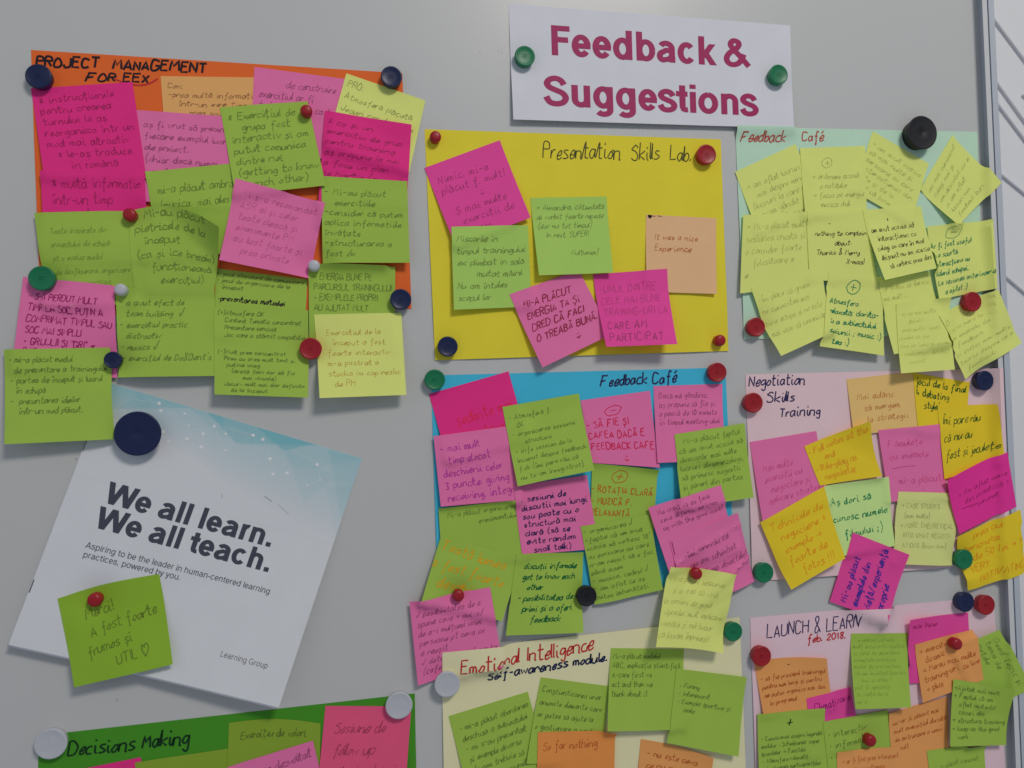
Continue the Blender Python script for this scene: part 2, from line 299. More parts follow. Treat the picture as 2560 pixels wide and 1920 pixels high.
# ---------------- paper items
ITEMS=[
('card_sheet', 'large orange card sheet headed PROJECT MANAGEMENT FOR EEX', 'card', 'ocard', [(-411.89, 299.94), (-95.3, 295.79), (-93.58, 73.27), (-408.9, 71.01)], 0.5, (0, 0, 0, 0), (0, 0), (64, 52), [('l', 'PROJECT  MANAGEMENT', (0.0122, 0.0584, 0.4489, 0.047), 'black', 1.9, 8.21, 'h'), ('l', 'FOR EEX', (0.1331, 0.1069, 0.2954, 0.0997), 'black', 1.7, 6.96, 'h'), ('s', [(0.2083, 0.094), (0.233, 0.1046), (0.2652, 0.1128), (0.294, 0.1052), (0.3195, 0.0833)], None, 'redm', 1.5, 0, '')]),
('card_sheet', 'dark green card sheet headed Decisions Making', 'card', 'gcard', [(-417.98, -285.34), (-101.67, -284.17), (-104.0, -479.34), (-423.74, -427.53)], 1.0, (0, 0, 0, 0), (0, 0), (64, 52), [('l', 'Decisions Making', (0.0715, 0.1364, 0.376, 0.1338), 'blackgreen', 1.7, 12.26, 'h')]),
('paper_banner', 'white paper banner printed with crimson Feedback & Suggestions', 'banner', 'white', [(9.34, 368.95), (309.44, 366.47), (306.44, 256.63), (8.79, 253.67)], 4, (0, 0, 0, 2), (0, 0), (64, 52), [('l', 'Feedback &', (0.1281, 0.422, 0.8345, 0.4314), 'crimson', 0, 29.64, 'B'), ('l', 'Suggestions', (0.0995, 0.867, 0.8563, 0.8926), 'crimson', 0, 29.56, 'B')]),
('card_sheet', 'yellow card sheet headed Presentation Skills Lab.', 'card', 'ycard', [(-76.09, 243.39), (226.0, 243.73), (224.96, 26.93), (-73.12, 24.55)], 1.5, (0, 0, 0, 0), (0, 0), (64, 52), [('l', 'Presentation  Skills  Lab. ', (0.3776, 0.1111, 0.9081, 0.1042), 'dolive', 1.1, 14.37, 'h')]),
('card_sheet', 'pale mint card sheet headed Feedback Café in red, crowded with yellow notes', 'card', 'mint', [(242.45, 257.2), (531.39, 262.08), (527.46, 38.75), (242.79, 38.38)], 1.5, (0, 0, 0, 0), (0, 0), (64, 52), [('l', 'Feedback    Café', (0.0164, 0.0716, 0.346, 0.058), 'redm2', 1.3, 9.23, 'h')]),
('card_sheet', 'sky blue card sheet headed Feedback Café in navy ink', 'card', 'cyan', [(-77.35, 10.35), (221.47, 10.13), (222.52, -209.15), (-77.45, -194.86)], 1.0, (0, 0, 0, 0), (0, 0), (64, 52), [('l', 'Feedback Café', (0.553, 0.071, 0.8205, 0.0596), 'navyink', 1.5, 9.64, 'h')]),
('card_sheet', 'pale pink card sheet headed Negotiation Skills Training', 'card', 'pcard', [(243.12, 2.47), (539.95, 0.99), (537.64, -212.22), (241.38, -207.63)], 2, (0, 0, 0, 0), (0, 0), (64, 52), [('l', 'Negotiation', (0.0113, 0.0563, 0.2233, 0.0541), 'navyink', 1.35, 9.54, 'h'), ('l', 'Skills', (0.0759, 0.1348, 0.1799, 0.1364), 'navyink', 1.35, 9.54, 'h'), ('l', 'Training', (0.122, 0.2085, 0.2761, 0.2104), 'navyink', 1.35, 9.1, 'h')]),
('sticky_note', 'light orange note starting Con, on the orange card below its title', 'sticky note', 'Ol', [(-308.09, 282.28), (-224.19, 285.19), (-220.1, 202.77), (-304.07, 204.68)], 2.2, (0, 0, 0, 0), (0, 0), (24, 24), [('b', 'Con:|-prea multă informație|   într-un ### timp|      prea scurt', (0.06, 0.06, 1.0, 0.47), 'pen', 0.7, 0, 'h')]),
('sticky_note', 'pink note with two lines about construire, top middle of the orange card', 'sticky note', 'P', [(-228.34, 294.7), (-146.21, 287.31), (-153.8, 210.93), (-233.39, 212.89)], 2.2, (0, 0, 0, 0), (0, 0), (24, 24), [('b', '        de construire|exercițiul ar fi|trebuit limitat ca timp', (0.06, 0.09, 0.98, 0.5), 'pen', 0.7, 0, 'h')]),
('sticky_note', 'tilted pale yellow note beginning PRO, sticking out past the orange card', 'sticky note', 'Y', [(-146.89, 292.89), (-74.49, 270.56), (-92.18, 199.9), (-166.97, 222.25)], 5.5, (0, 0, 0, 0), (0, 0), (24, 24), [('b', 'PRO:|Atmosferă plăcută|Jocuri constructive', (0.05, 0.04, 0.95, 0.52), 'pen', 0.7, 0, 'h')]),
('sticky_note', 'pink note reading aș fi vrut să prezint fiecare exemplul', 'sticky note', 'P', [(-329.35, 250.9), (-249.07, 247.9), (-246.75, 164.3), (-328.06, 169.95)], 3.3000000000000003, (0, 0, 0, 0), (0, 0), (24, 24), [('b', 'aș fi vrut să prezint|fiecare exemplul lucr|ale proiect.|(chiar dacă numai|  partea de inițiere)', (0.08, 0.08, 1.04, 0.72), 'pen', 0.75, 0, 'h')]),
('sticky_note', 'magenta note starting instrucțiunile, under the navy magnet at top left', 'sticky note', 'M', [(-412.63, 266.28), (-331.41, 275.8), (-320.92, 189.29), (-401.43, 187.43)], 4.4, (0, 0, 0, 0), (0, 0), (24, 24), [('b', '* instrucțiunile|pentru crearea|turnului le aș|reorganiza într un|mod mai atractiv|  * le-aș traduce|     în română', (0.05, 0.08, 0.95, 0.93), 'pen', 0.7, 3, 'h')]),
('sticky_note', 'magenta note starting multă informație, lower of two at the orange card left edge', 'sticky note', 'M', [(-405.13, 194.22), (-322.32, 195.87), (-321.01, 118.47), (-402.31, 114.33)], 3.3000000000000003, (0, 0, 0, 0), (0, 0), (24, 24), [('b', '* multă informație|într-un timp|   scurt', (0.1, 0.05, 1.0, 0.58), 'pen', 0.7, 0, 'h')]),
('sticky_note', 'lime note reading mi-a plăcut ambra (muzica mai ales)', 'sticky note', 'G', [(-321.57, 195.48), (-246.22, 205.28), (-240.7, 124.89), (-311.57, 118.49)], 3.3000000000000003, (0, 0, 0, 0), (0, 0), (24, 24), [('b', 'mi-a plăcut ambra|(muzica  mai ales', (0.1, 0.13, 1.05, 0.48), 'pen', 0.75, 0, 'h')]),
('sticky_note', 'dark shaded lime note reading prezentarea metodei', 'sticky note', 'G', [(-266.72, 111.34), (-187.12, 101.18), (-191.34, 43.09), (-267.7, 48.66)], 3.3000000000000003, (0, 0, 0, 0), (0, 0), (24, 24), [('b', '- jocul standard de comunicare|• jocul de organizare de la|  început', (0.02, 0.02, 1.0, 0.3), 'pen', 0.7, 0, 'h'), ('b', '•prezentarea metodei', (0.03, 0.33, 0.78, 0.5), 'black', 1.0, 0, 'h')]),
('sticky_note', 'lime note with faint writing, left of the note about pietricele', 'sticky note', 'G', [(-410.57, 157.84), (-336.33, 161.32), (-331.43, 79.77), (-402.6, 77.66)], 5.5, (0, 0, 0, 0), (0, 0), (24, 24), [('b', 'Toate inspirate din|proiectului de echipă|pt a evalua modul|de desfășurare, organizare|To Do and NOTEBS,', (0.14, 0.12, 1.0, 0.84), 'faint', 0.6, 0, 'h')]),
('sticky_note', 'lime note with curled top right corner reading Mi-au plăcut pietricele', 'sticky note', 'G', [(-336.33, 161.32), (-258.03, 142.47), (-267.81, 90.91), (-333.48, 92.91)], 1.1, (0, 22, 0, 0), (0.2, 0), (24, 24), [('b', '* Mi-au plăcut|pietricele de la|  început|(ca și ice break)|   funcționează|     exercițiul)', (0.04, 0.02, 0.95, 1.0), 'pen', 0.75, 4, 'h')]),
('sticky_note', 'magenta note reading ca și un exercițiu de grup, right side of the orange card', 'sticky note', 'M', [(-167.11, 256.24), (-88.49, 245.19), (-95.66, 166.63), (-175.15, 169.64)], 3.3000000000000003, (0, 3, 0, 0), (0, 0), (24, 24), [('b', '* ca și un|exercițiu de grup|pentru training|aș propune la noi|a face un plan|pe hartie (cum să', (0.04, 0.05, 1.0, 0.72), 'pen', 0.7, -2, 'h')]),
('sticky_note', 'lime note reading Mi-au plăcut exercițiile, consider că putem aplica', 'sticky note', 'G', [(-171.75, 194.89), (-94.28, 191.9), (-94.45, 114.93), (-172.84, 114.82)], 6.6000000000000005, (0, 0, 0, 0), (0, 0), (24, 24), [('b', '- Mi-au plăcut|   exercițiile|-consider că putem|aplica informațiile|învățate|-structurarea a|fost ok', (0.03, 0.12, 0.96, 0.95), 'pen', 0.75, 0, 'h')]),
('sticky_note', 'lime note reading Exercițiul de grupă (getting to know each other)', 'sticky note', 'G', [(-258.72, 255.88), (-182.53, 265.02), (-167.97, 185.41), (-246.69, 176.29)], 6.6000000000000005, (0, 0, 0, 0), (0, 0), (24, 24), [('b', '* Exercițiul de|   grupa fost|interactiv și am|putut comunica|dintre noi|(getting to know|   each other)', (0.06, 0.06, 1.0, 0.96), 'pen', 0.8, 1, 'h')]),
('sticky_note', 'tilted pink note with faded pink writing, pinned by a white magnet', 'sticky note', 'P', [(-246.2, 190.64), (-169.15, 170.17), (-185.58, 101.26), (-260.51, 116.15)], 9.9, (0, 0, 0, 0), (0, 0), (24, 24), [('b', 'Mi s-a recomandat|ASR al și celor|toate pleacă și|evenimente PM|au luat foarte și|   prea private', (0.1, 0.08, 0.95, 0.9), 'faint', 0.6, 0, 'h')]),
('sticky_note', 'pink note in small block capitals below the green magnet at far left', 'sticky note', 'P', [(-420.99, 103.82), (-349.05, 95.58), (-348.81, 15.61), (-428.95, 24.11)], 4.4, (0, 0, 0, 0), (0, 0), (24, 24), [('b', '- S-A PIERDUT MULT|TIMP LA SOC, PUȚIN A|COMPRIMAT TIMPUL SAU|SOC MAI SIMPLU|- GRIJULII ȘI "GRI" #|PAREREA DE TIMP', (0.08, 0.14, 1.03, 0.86), 'wine', 0.9, 0, 'h')]),
('sticky_note', 'lime note reading a avut efect de team building with ticks', 'sticky note', 'G', [(-347.98, 93.56), (-267.17, 93.55), (-267.15, 14.81), (-347.11, 15.83)], 8.8, (0, 0, 0, 0), (0, 0), (24, 24), [('b', "- a avut efect de|  team building  ✓|- exercițiul practic|  distractiv|- muzica ✓|- exercițiul de Do&Dont's", (0.03, 0.1, 0.99, 0.85), 'pen', 0.8, 0, 'h')]),
('sticky_note', 'lime note in block capitals starting ENERGIA BUNE, beside the navy magnet', 'sticky note', 'G', [(-185.5, 115.16), (-107.45, 112.21), (-110.55, 28.67), (-187.3, 28.31)], 3.3000000000000003, (0, 0, 0, 0), (0, 0), (24, 24), [('b', '- ENERGIA BUNE PE|PARCURSUL TRAININGULUI|- EXEMPLELE PROPRII|AU AJUTAT MULT', (0.06, 0.08, 1.0, 0.52), 'pen', 0.8, 0, 'h')]),
('sticky_note', 'lime note densely written with a plus part and a minus part', 'sticky note', 'G', [(-267.59, 77.01), (-187.11, 72.41), (-188.62, -6.91), (-267.75, -1.44)], 9.9, (0, 0, 0, 0), (0, 0), (24, 24), [('b', '(+)Atmosfera OK|   Content Tematic concentrat|   Prezentare concisă|   Joc care a stârnit competiție', (0.03, 0.03, 0.97, 0.36), 'pen', 0.75, 0, 'h'), ('b', '(-)Mult prea concentrat|   Prea cu prea mult text și|    puține imag|      (arată fain dar să fie|           mai vizuale)|   Jocuri mult mai clar definite|      de la început', (0.03, 0.48, 0.97, 0.98), 'pen', 0.75, 0, 'h')]),
('sticky_note', 'pale yellow note with faint brown writing, lowest right of the orange card', 'sticky note', 'Y', [(-181.91, 68.55), (-103.21, 69.33), (-101.56, -7.28), (-178.38, -7.68)], 13.200000000000001, (0, 0, 0, 0), (0, 0), (24, 24), [('b', 'Exercițiul de la|  început a fost|foarte interactiv|m-a pastrat a|studia cu cap realiz|  de PH', (0.12, 0.16, 0.97, 0.9), 'fbrown', 0.6, 0, 'h')]),
('brochure', 'white brochure with teal top band reading We all learn. We all teach.', 'brochure', 'brochure', [(-357.57, 12.01), (-143.16, -64.22), (-220.7, -276.62), (-435.55, -204.18)], 9, (0, 0, 9, 0), (0, 0), (44, 52), [('l', 'We all learn.', (0.1335, 0.4316, 0.7668, 0.4349), 'slate', 0, 18.67, 'B'), ('l', 'We all teach.', (0.132, 0.5279, 0.7909, 0.5291), 'slate', 0, 18.61, 'B'), ('l', 'Aspiring to be the leader in human-centered learning', (0.1294, 0.6067, 0.8255, 0.6079), 'slate2', 0, 5.25, 'R'), ('l', 'practices, powered by you.', (0.1317, 0.6416, 0.491, 0.6389), 'slate2', 0, 5.19, 'R'), ('l', 'Learning Group', (0.7258, 0.8725, 0.9094, 0.875), 'grey', 0, 4.9, 'R'), ('s', [(0.6869, 0.2507), (0.7034, 0.257), (0.7214, 0.2628)], None, 'scuff', 0.5, 0, ''), ('s', [(0.7444, 0.2672), (0.7718, 0.2795), (0.7981, 0.294)], None, 'scuff2', 0.4, 0, ''), ('s', [(0.5316, 0.2877), (0.5378, 0.3004)], None, 'scuff2', 0.6, 0, '')]),
('sticky_note', 'lime note reading mi-a plăcut modul de prezentare, leftmost on the board', 'sticky note', 'G', [(-435.73, 41.73), (-353.98, 42.03), (-350.91, -37.11), (-432.43, -37.39)], 9.9, (0, 0, 0, 0), (0, 0), (24, 24), [('b', '- mi-a plăcut modul|  de prezentare a trainingului|- partea de început și lucrul|  în echipă|-  prezentarea ideilor|   într-un mod plăcut.', (0.05, 0.06, 0.97, 0.72), 'pen', 0.75, 0, 'h')]),
('sticky_note', 'green note with Merci and a drawn heart, pinned on the brochure', 'sticky note', 'G2', [(-398.43, -169.76), (-318.6, -155.67), (-306.23, -230.32), (-385.01, -243.23)], 12.100000000000001, (2, 0, 0, 0), (0.03, 0), (24, 24), [('b', '  Merci!|  A fost foarte|frumos și|      UTIL ♥', (0.12, 0.2, 0.9, 0.97), 'pen', 0.85, 8, 'h')]),
('sticky_note', 'magenta note mostly cut off below the Decisions Making title', 'sticky note', 'M', [(-384.35, -317.19), (-338.44, -313.12), (-327.49, -378.05), (-377.11, -382.62)], 2.2, (0, 0, 0, 0), (0, 0), (24, 24), []),
('sticky_note', 'olive green note without writing in view, left of the Exercițiu de valori note', 'sticky note', 'G3', [(-342.98, -316.92), (-266.36, -314.4), (-261.31, -387.54), (-337.02, -388.51)], 2.2, (0, 0, 0, 0), (0, 0), (24, 24), []),
('sticky_note', 'olive green note reading Exercițiu de valori', 'sticky note', 'G3', [(-265.4, -292.2), (-187.09, -301.69), (-189.92, -377.2), (-269.25, -366.28)], 2.2, (0, 0, 0, 0), (0.05, 0), (24, 24), [('b', 'Exercițiu de valori', (0.13, 0.1, 0.85, 0.24), 'pen', 0.8, 2, 'h')]),
('sticky_note', 'pink note beginning Mi-a dezvoltat, below the Exercițiu de valori note', 'sticky note', 'P', [(-267.54, -330.05), (-193.97, -315.8), (-178.93, -390.5), (-253.82, -404.13)], 3.3000000000000003, (0, 0, 0, 0), (0, 0), (24, 24), [('b', 'Mi-a dezvoltat|   analiza', (0.25, 0.1, 0.95, 0.42), 'pen', 0.8, 4, 'h')]),
('sticky_note', 'deep pink note reading Sesiune de follow up, under a white magnet', 'sticky note', 'P2', [(-182.19, -286.45), (-105.11, -295.48), (-114.2, -378.64), (-192.41, -368.05)], 3.3000000000000003, (0, 0, 0, 0), (0, 0), (24, 24), [('b', 'Sesiune de|follow up|ulterior trimis', (0.12, 0.12, 0.9, 0.82), 'pen', 0.8, 2, 'h')]),
('sticky_note', 'tilted magenta note at the left edge of the yellow card', 'sticky note', 'M2', [(-77.38, 206.3), (-4.16, 235.06), (22.33, 159.23), (-50.98, 131.13)], 4.4, (0, 0, 0, 0), (0, 0), (24, 24), [('b', 'Nimic, mi-a|plăcut f. mult!|          ☺|  Ș mai multe|   exerciții de|     grup', (0.1, 0.14, 0.95, 0.95), 'pen', 0.65, -3, 'h')]),
('sticky_note', 'salmon orange note reading It was a nice experience', 'sticky note', 'Om', [(141.76, 165.09), (217.23, 162.35), (212.46, 84.67), (137.91, 87.47)], 2.2, (0, 0, 0, 0), (0, 0), (24, 24), [('b', 'It was a nice|Experience', (0.12, 0.2, 0.75, 0.5), 'brown', 0.7, 0, 'h'), ('s', [(0.0329, -0.0016), (0.0526, 0.0394), (0.0789, 0.0022), (0.0329, 0.0164), (0.0724, 0.0265), (0.0461, -0.0082)], None, 'blackb', 1.6, 0, ''), ('s', [(0.079, 0.0142), (0.1316, 0.0177)], None, 'blackb', 0.6, 0, ''), ('s', [(0.1579, 0.0104), (0.2237, 0.0133)], None, 'blackb', 0.6, 0, '')]),
('sticky_note', 'soft green note beginning Miscarile, left on the yellow card', 'sticky note', 'G4', [(-54.27, 149.61), (19.85, 152.17), (20.51, 73.76), (-54.55, 71.01)], 3.3000000000000003, (0, 0, 0, 0), (0, 0), (24, 24), [('b', 'Miscarile in|timpul trainingului|ex: plimbat in sală|      mutat mâini|Nu am înteles|scopul lor', (0.06, 0.08, 1.0, 0.93), 'pen', 0.8, 0, 'h')]),
('sticky_note', 'tilted pink note in dark red capitals starting MI-A PLĂCUT ENERGIA', 'sticky note', 'P', [(-0.64, 85.51), (69.8, 109.53), (99.29, 45.42), (28.16, 14.7)], 6.6000000000000005, (0, 0, 0, 0), (0, 0), (24, 24), [('b', 'MI-A PLĂCUT|ENERGIA TA Și|CRED CĂ FACI|O TREABĂ BUNĂ.|            ☺', (0.1, 0.12, 1.0, 0.88), 'dred', 1.25, -2, 'h')]),
('sticky_note', 'magenta note in capitals ending PARTICIPAT, lower middle of the yellow card', 'sticky note', 'M2', [(84.24, 104.97), (161.2, 110.42), (160.41, 33.54), (89.89, 32.69)], 16.5, (0, 0, 0, 0), (0, 0), (24, 24), [('b', '-UNUL DINTRE|CELE MAI BUNE|TRAINING-URI LA', (0.06, 0.14, 1.0, 0.62), 'faint', 0.8, 0, 'h'), ('b', 'CARE AM|PARTICIPAT', (0.08, 0.64, 0.86, 0.97), 'pen', 1.0, 0, 'h')]),
('sticky_note', 'soft green note with an arrow, ending Multumim!, centre of the yellow card', 'sticky note', 'G4', [(24.01, 179.65), (101.37, 182.44), (102.49, 105.66), (28.07, 103.07)], 6.6000000000000005, (0, 0, 0, 0), (0, 0), (24, 24), [('b', '→ Alexandra, câteodată|ai vorbit foarte repede|(dar nu tot timpul)|   în rest, SUPER!||             Mulțumim!', (0.06, 0.07, 0.98, 0.78), 'pen', 0.65, 0, 'h')]),
('sticky_note', 'light orange note reading Mai adânc să mergem la strategii', 'sticky note', 'Oy', [(357.85, -5.58), (438.34, 0.06), (437.56, -60.23), (361.73, -64.38)], 2.2, (0, 0, 0, 0), (0, 0), (24, 24), [('b', 'Mai adânc|  să mergem|   la strategii', (0.12, 0.24, 0.9, 0.84), 'fbrown2', 0.8, 0, 'h')]),
('sticky_note', 'strong yellow note in green marker starting jocul de la final', 'sticky note', 'Yb', [(437.72, -0.91), (507.64, -13.37), (497.16, -66.17), (437.32, -65.15)], 2.2, (0, 0, 0, 0), (0, 0), (24, 24), [('b', "jocul de la final|↳ debating|   style'", (0.05, 0.03, 0.97, 0.62), 'dgreen2', 1.15, -3, 'h')]),
('sticky_note', 'pink note reading Filmulețe cu exemple with an underline', 'sticky note', 'P', [(390.31, -60.32), (465.64, -56.98), (468.02, -135.72), (398.55, -136.02)], 3.3000000000000003, (0, 0, 0, 0), (0, 0), (24, 24), [('b', 'Filmulețe|cu exemple||  mi-a plăcut|         ☺', (0.12, 0.12, 1.0, 0.98), 'fpink', 0.9, 0, 'h'), ('s', [(0.1298, 0.551), (0.3276, 0.5326), (0.5218, 0.5334)], None, 'pinkd', 0.7, 0, '')]),
('sticky_note', 'strong yellow note reading Îmi pare rău că nu au fost și joculețe', 'sticky note', 'Yb', [(464.29, -38.01), (531.59, -37.86), (536.89, -102.04), (465.59, -115.81)], 3.3000000000000003, (0, 0, 0, 0), (0, 0), (24, 24), [('b', 'Îmi pare rău|că nu au|fost și joculețe', (0.06, 0.08, 1.04, 0.8), 'dgreen2', 1.0, 0, 'h')]),
('sticky_note', 'pink note reading Mai multe exerciții cu negociere, left on the pink card', 'sticky note', 'P', [(244.43, -66.53), (320.0, -58.37), (328.64, -132.65), (252.88, -147.77)], 4.4, (0, 0, 0, 0), (0, 0), (24, 24), [('b', 'Mai multe|exerciții cu|  negociere și|aplicare strategii|       mate', (0.12, 0.3, 1.05, 0.98), 'fpink', 0.8, 2, 'h')]),
('sticky_note', 'strong yellow note in orange ink reading Full notes at the end', 'sticky note', 'Yb', [(305.01, -73.53), (376.39, -50.26), (389.96, -108.32), (319.04, -114.57)], 3.3000000000000003, (0, 9, 0, 0), (0, 0), (24, 24), [('b', '• Full notes at the|     end|• Role-play cu|  negociator', (0.02, 0.08, 0.98, 0.94), 'orf', 1.1, 3, 'h')]),
('sticky_note', 'pale green note in teal ink reading Aș dori să cunosc numele filmului', 'sticky note', 'LG', [(323.32, -115.18), (399.58, -109.64), (401.33, -181.88), (331.07, -189.78)], 3.3000000000000003, (0, 0, 0, 0), (0, 0), (24, 24), [('b', 'Aș dori să|cunosc numele|   filmului ;)', (0.08, 0.12, 1.0, 0.82), 'tealg', 1.15, 1, 'h')]),
('sticky_note', 'tilted strong yellow note reading Tehnicile de negociere, below the pink note', 'sticky note', 'Yb', [(250.23, -147.82), (323.3, -115.65), (337.21, -188.42), (276.96, -216.15)], 9.9, (0, 0, 0, 0), (0, 0), (24, 24), [('b', 'Tehnicile de|  negociere +|  exemple →|  foarte de|     fotos !!!', (0.1, 0.08, 0.98, 0.92), 'orf2', 0.9, -4, 'h')]),
('sticky_note', 'dull yellow note with faint block writing above the pink card bottom edge', 'sticky note', 'Yp', [(409.9, -125.87), (482.01, -131.48), (471.59, -208.1), (397.08, -200.5)], 5.5, (0, 0, 0, 0), (0, 0), (24, 24), [('b', '→ CASE STUDIES|  (mai multe)|→ MORE THEORETICAL|  INTO WHAT NEGOTI-|  ATIONS (know how)', (0.08, 0.12, 1.0, 0.8), 'faint2', 0.8, 0, 'h')]),
('sticky_note', 'pink note with writing running upwards in blue ink between the two pink cards', 'sticky note', 'M2', [(326.47, -235.05), (354.88, -165.22), (416.13, -191.79), (386.56, -259.75)], 7.700000000000001, (0, 0, 0, 0), (0, 0), (24, 24), [('b', 'Mi-au plăcut|exemplele din|viață/experiență|  proprie', (0.06, 0.12, 1.0, 0.92), 'bluei', 1.4, 0, 'h')]),
('sticky_note', 'strong yellow note reading bancnota de 50 lei VERY MOTIVATING, over the frame', 'sticky note', 'Yb', [(477.6, -177.93), (553.47, -152.8), (561.63, -220.47), (489.58, -236.63)], 5.5, (3, 0, 0, 0), (0, 0), (24, 24), [('b', '   prea cu|bancnota|  de 50 lei → !!|VERY|  MOTIVATING', (0.1, 0.02, 1.0, 0.95), 'orf2', 0.95, 1, 'h')]),
('sticky_note', 'bright magenta note with curled left corner lying across the board frame', 'sticky note', 'M3', [(463.8, -115.93), (540.13, -89.83), (548.79, -149.23), (478.96, -174.62)], 5.5, (6, 0, 0, 0), (0, 0), (24, 24), [('b', '+ Am aflat ceva|  din practică +|   -- concret', (0.14, 0.3, 0.95, 0.75), 'pen', 0.6, 2, 'h'), ('s', [(0.1507, 0.6162), (0.3055, 0.6363), (0.4269, 0.6561)], None, 'wine', 0.7, 0, '')]),
('sticky_note', 'tilted pale yellow note at the left below the red Feedback Café title', 'sticky note', 'Y', [(240.07, 210.36), (309.47, 241.2), (334.99, 175.83), (261.76, 146.05)], 2.2, (0, 0, 0, 0), (0, 0), (24, 24), [('b', '→ am aflat lucruri|   mai despre mine|(lucruri la care nu|  m-am gândit|      până acum)', (0.08, 0.22, 1.0, 0.98), 'faint', 0.6, -2, 'h')]),
('sticky_note', 'pale yellow note tilted clockwise, left of the big black magnet shadow', 'sticky note', 'Y', [(401.13, 258.08), (467.88, 224.96), (439.91, 159.02), (373.68, 192.77)], 2.2, (0, 0, 0, 0), (0, 0), (24, 24), [('b', '+ am avut ocazia|să mai multe și|persoane cu care|interactionez din|alte și de la|văd că bine', (0.06, 0.1, 0.96, 0.92), 'faint', 0.6, -4, 'h')]),
('sticky_note', 'diamond turned pale yellow note reaching over the board frame at upper right', 'sticky note', 'Y', [(454.78, 196.27), (498.88, 257.05), (548.29, 202.65), (494.57, 156.27)], 6.6000000000000005, (0, 0, 0, 0), (0, 0), (24, 24), [('b', 'am mai cunoscut|colegi noi și|am discutat cu ei|și am aflat|lucruri noi|feedback bun', (0.08, 0.1, 0.95, 0.95), 'faint', 0.6, 4, 'h')]),
('sticky_note', 'pale yellow note with a circled plus above small writing, under mint title', 'sticky note', 'Y', [(314.17, 237.05), (390.74, 241.98), (387.73, 167.97), (314.37, 163.96)], 3.3000000000000003, (0, 0, 0, 0), (0, 0), (24, 24), [('b', '  → ordonare acasă|     a notițelor|  → focus pe energie|     muzica chill', (0.08, 0.36, 1.0, 0.9), 'pen2', 0.6, 0, 'h'), ('b', '⊕', (0.33, 0.1, 0.53, 0.34), 'pen2', 0.7, 0, 'h')]),
('sticky_note', 'pale yellow note reading Mi-a plăcut mult sesiunea, ending in a scribble', 'sticky note', 'Y', [(245.76, 165.4), (318.55, 169.4), (317.5, 93.73), (237.98, 84.79)], 3.3000000000000003, (0, 0, 0, 0), (0, 0), (24, 24), [('b', '→ Mi-a plăcut mult|sesiunea creată și|o consider foarte|   folositoare #|#', (0.06, 0.08, 0.98, 0.86), 'faint2', 0.65, 0, 'h')]),
('sticky_note', 'pale yellow note reading nothing to complain about, Thanks & Merry X-mas', 'sticky note', 'Y', [(316.57, 170.16), (385.1, 173.2), (395.65, 97.25), (316.2, 97.51)], 3.3000000000000003, (0, 0, 0, 0), (0, 0), (24, 24), [('b', '      -|nothing to complain|        about.|Thanks & Merry|            X-mas!', (0.12, 0.12, 1.02, 0.8), 'black2', 0.8, 0, 'h')]),
('sticky_note', 'tilted pale yellow note below the scribble note, above its white gap', 'sticky note', 'Y', [(249.84, 90.74), (330.75, 113.42), (335.14, 43.14), (274.11, 19.82)], 11.0, (0, 0, 0, 0), (0, 0), (24, 24), [('b', '-Îmi place că grupu|ne cunoastem mai|bine echipa și ne este|mai ușor să comunicăm', (0.04, 0.12, 1.02, 0.78), 'faint2', 0.6, 0, 'h')]),
('sticky_note', 'yellow note in teal marker with circled plus reading Atmosfera relaxată', 'sticky note', 'Y', [(338.63, 105.47), (402.35, 101.29), (397.39, 17.9), (321.44, 29.01)], 6.6000000000000005, (0, 0, 0, 0), (0, 0), (24, 24), [('b', 'Atmosfera|relaxată; clarita-|te a subiectului|sesiunii ; music :)|  tea :)', (0.08, 0.3, 1.08, 0.97), 'teal', 1.15, 0, 'h'), ('b', '⊕', (0.36, 0.06, 0.66, 0.3), 'teal', 1.0, 0, 'h')]),
('sticky_note', 'pale yellow note reading Ar trebui să dureze mai mult with a smiley', 'sticky note', 'Y', [(396.8, 97.71), (462.47, 107.86), (472.99, 27.75), (407.76, 18.96)], 9.9, (0, 0, 0, 0), (0, 0), (24, 24), [('b', '-Ar trebui să dureze|mai mult ☺', (0.04, 0.06, 0.95, 0.32), 'faint2', 0.6, 0, 'h')]),
('sticky_note', 'pale yellow note with a plus, reading am avut ocazia să interacționez', 'sticky note', 'Y', [(381.95, 172.98), (454.57, 177.7), (463.09, 109.46), (396.29, 96.37)], 11.0, (0, 0, 0, 0), (0, 0), (24, 24), [('b', '          +|am avut ocazia să|  interacționez cu|colegi cu care în mod|obișnuit nu am ocazia|   să vorbesc prea des', (0.06, 0.1, 1.0, 0.9), 'black2', 0.7, 2, 'h')]),
('sticky_note', 'yellow note in teal marker with circled minus reading Ar fi fost useful', 'sticky note', 'Y', [(460.94, 156.14), (535.28, 163.27), (537.15, 87.52), (467.12, 76.57)], 5.5, (0, 0, 0, 0), (0, 0), (24, 24), [('b', 'Ar fi fost useful|și o scurtă|interacțiune cu|liderul echipei.|La sesiunea anterioară|   a ajutat :)', (0.0, 0.22, 1.02, 0.98), 'teal', 0.95, 3, 'h'), ('b', '⊖', (0.28, 0.0, 0.6, 0.24), 'teal', 0.9, 0, 'h')]),
('sticky_note', 'pale yellow note with nearly invisible pencil writing, above the light orange note', 'sticky note', 'Y', [(417.6, 72.91), (483.73, 79.06), (477.64, 0.89), (411.44, -1.42)], 9.9, (0, 0, 0, 0), (0, 0), (24, 24), [('b', '- n-aș mai multe|      detalii|  prea multe tipuri|nivelul să fie|timp pe tema și exemple|o explicare cu detalii|     concret', (0.03, 0.1, 1.0, 0.9), 'faint3', 0.6, 0, 'h')]),
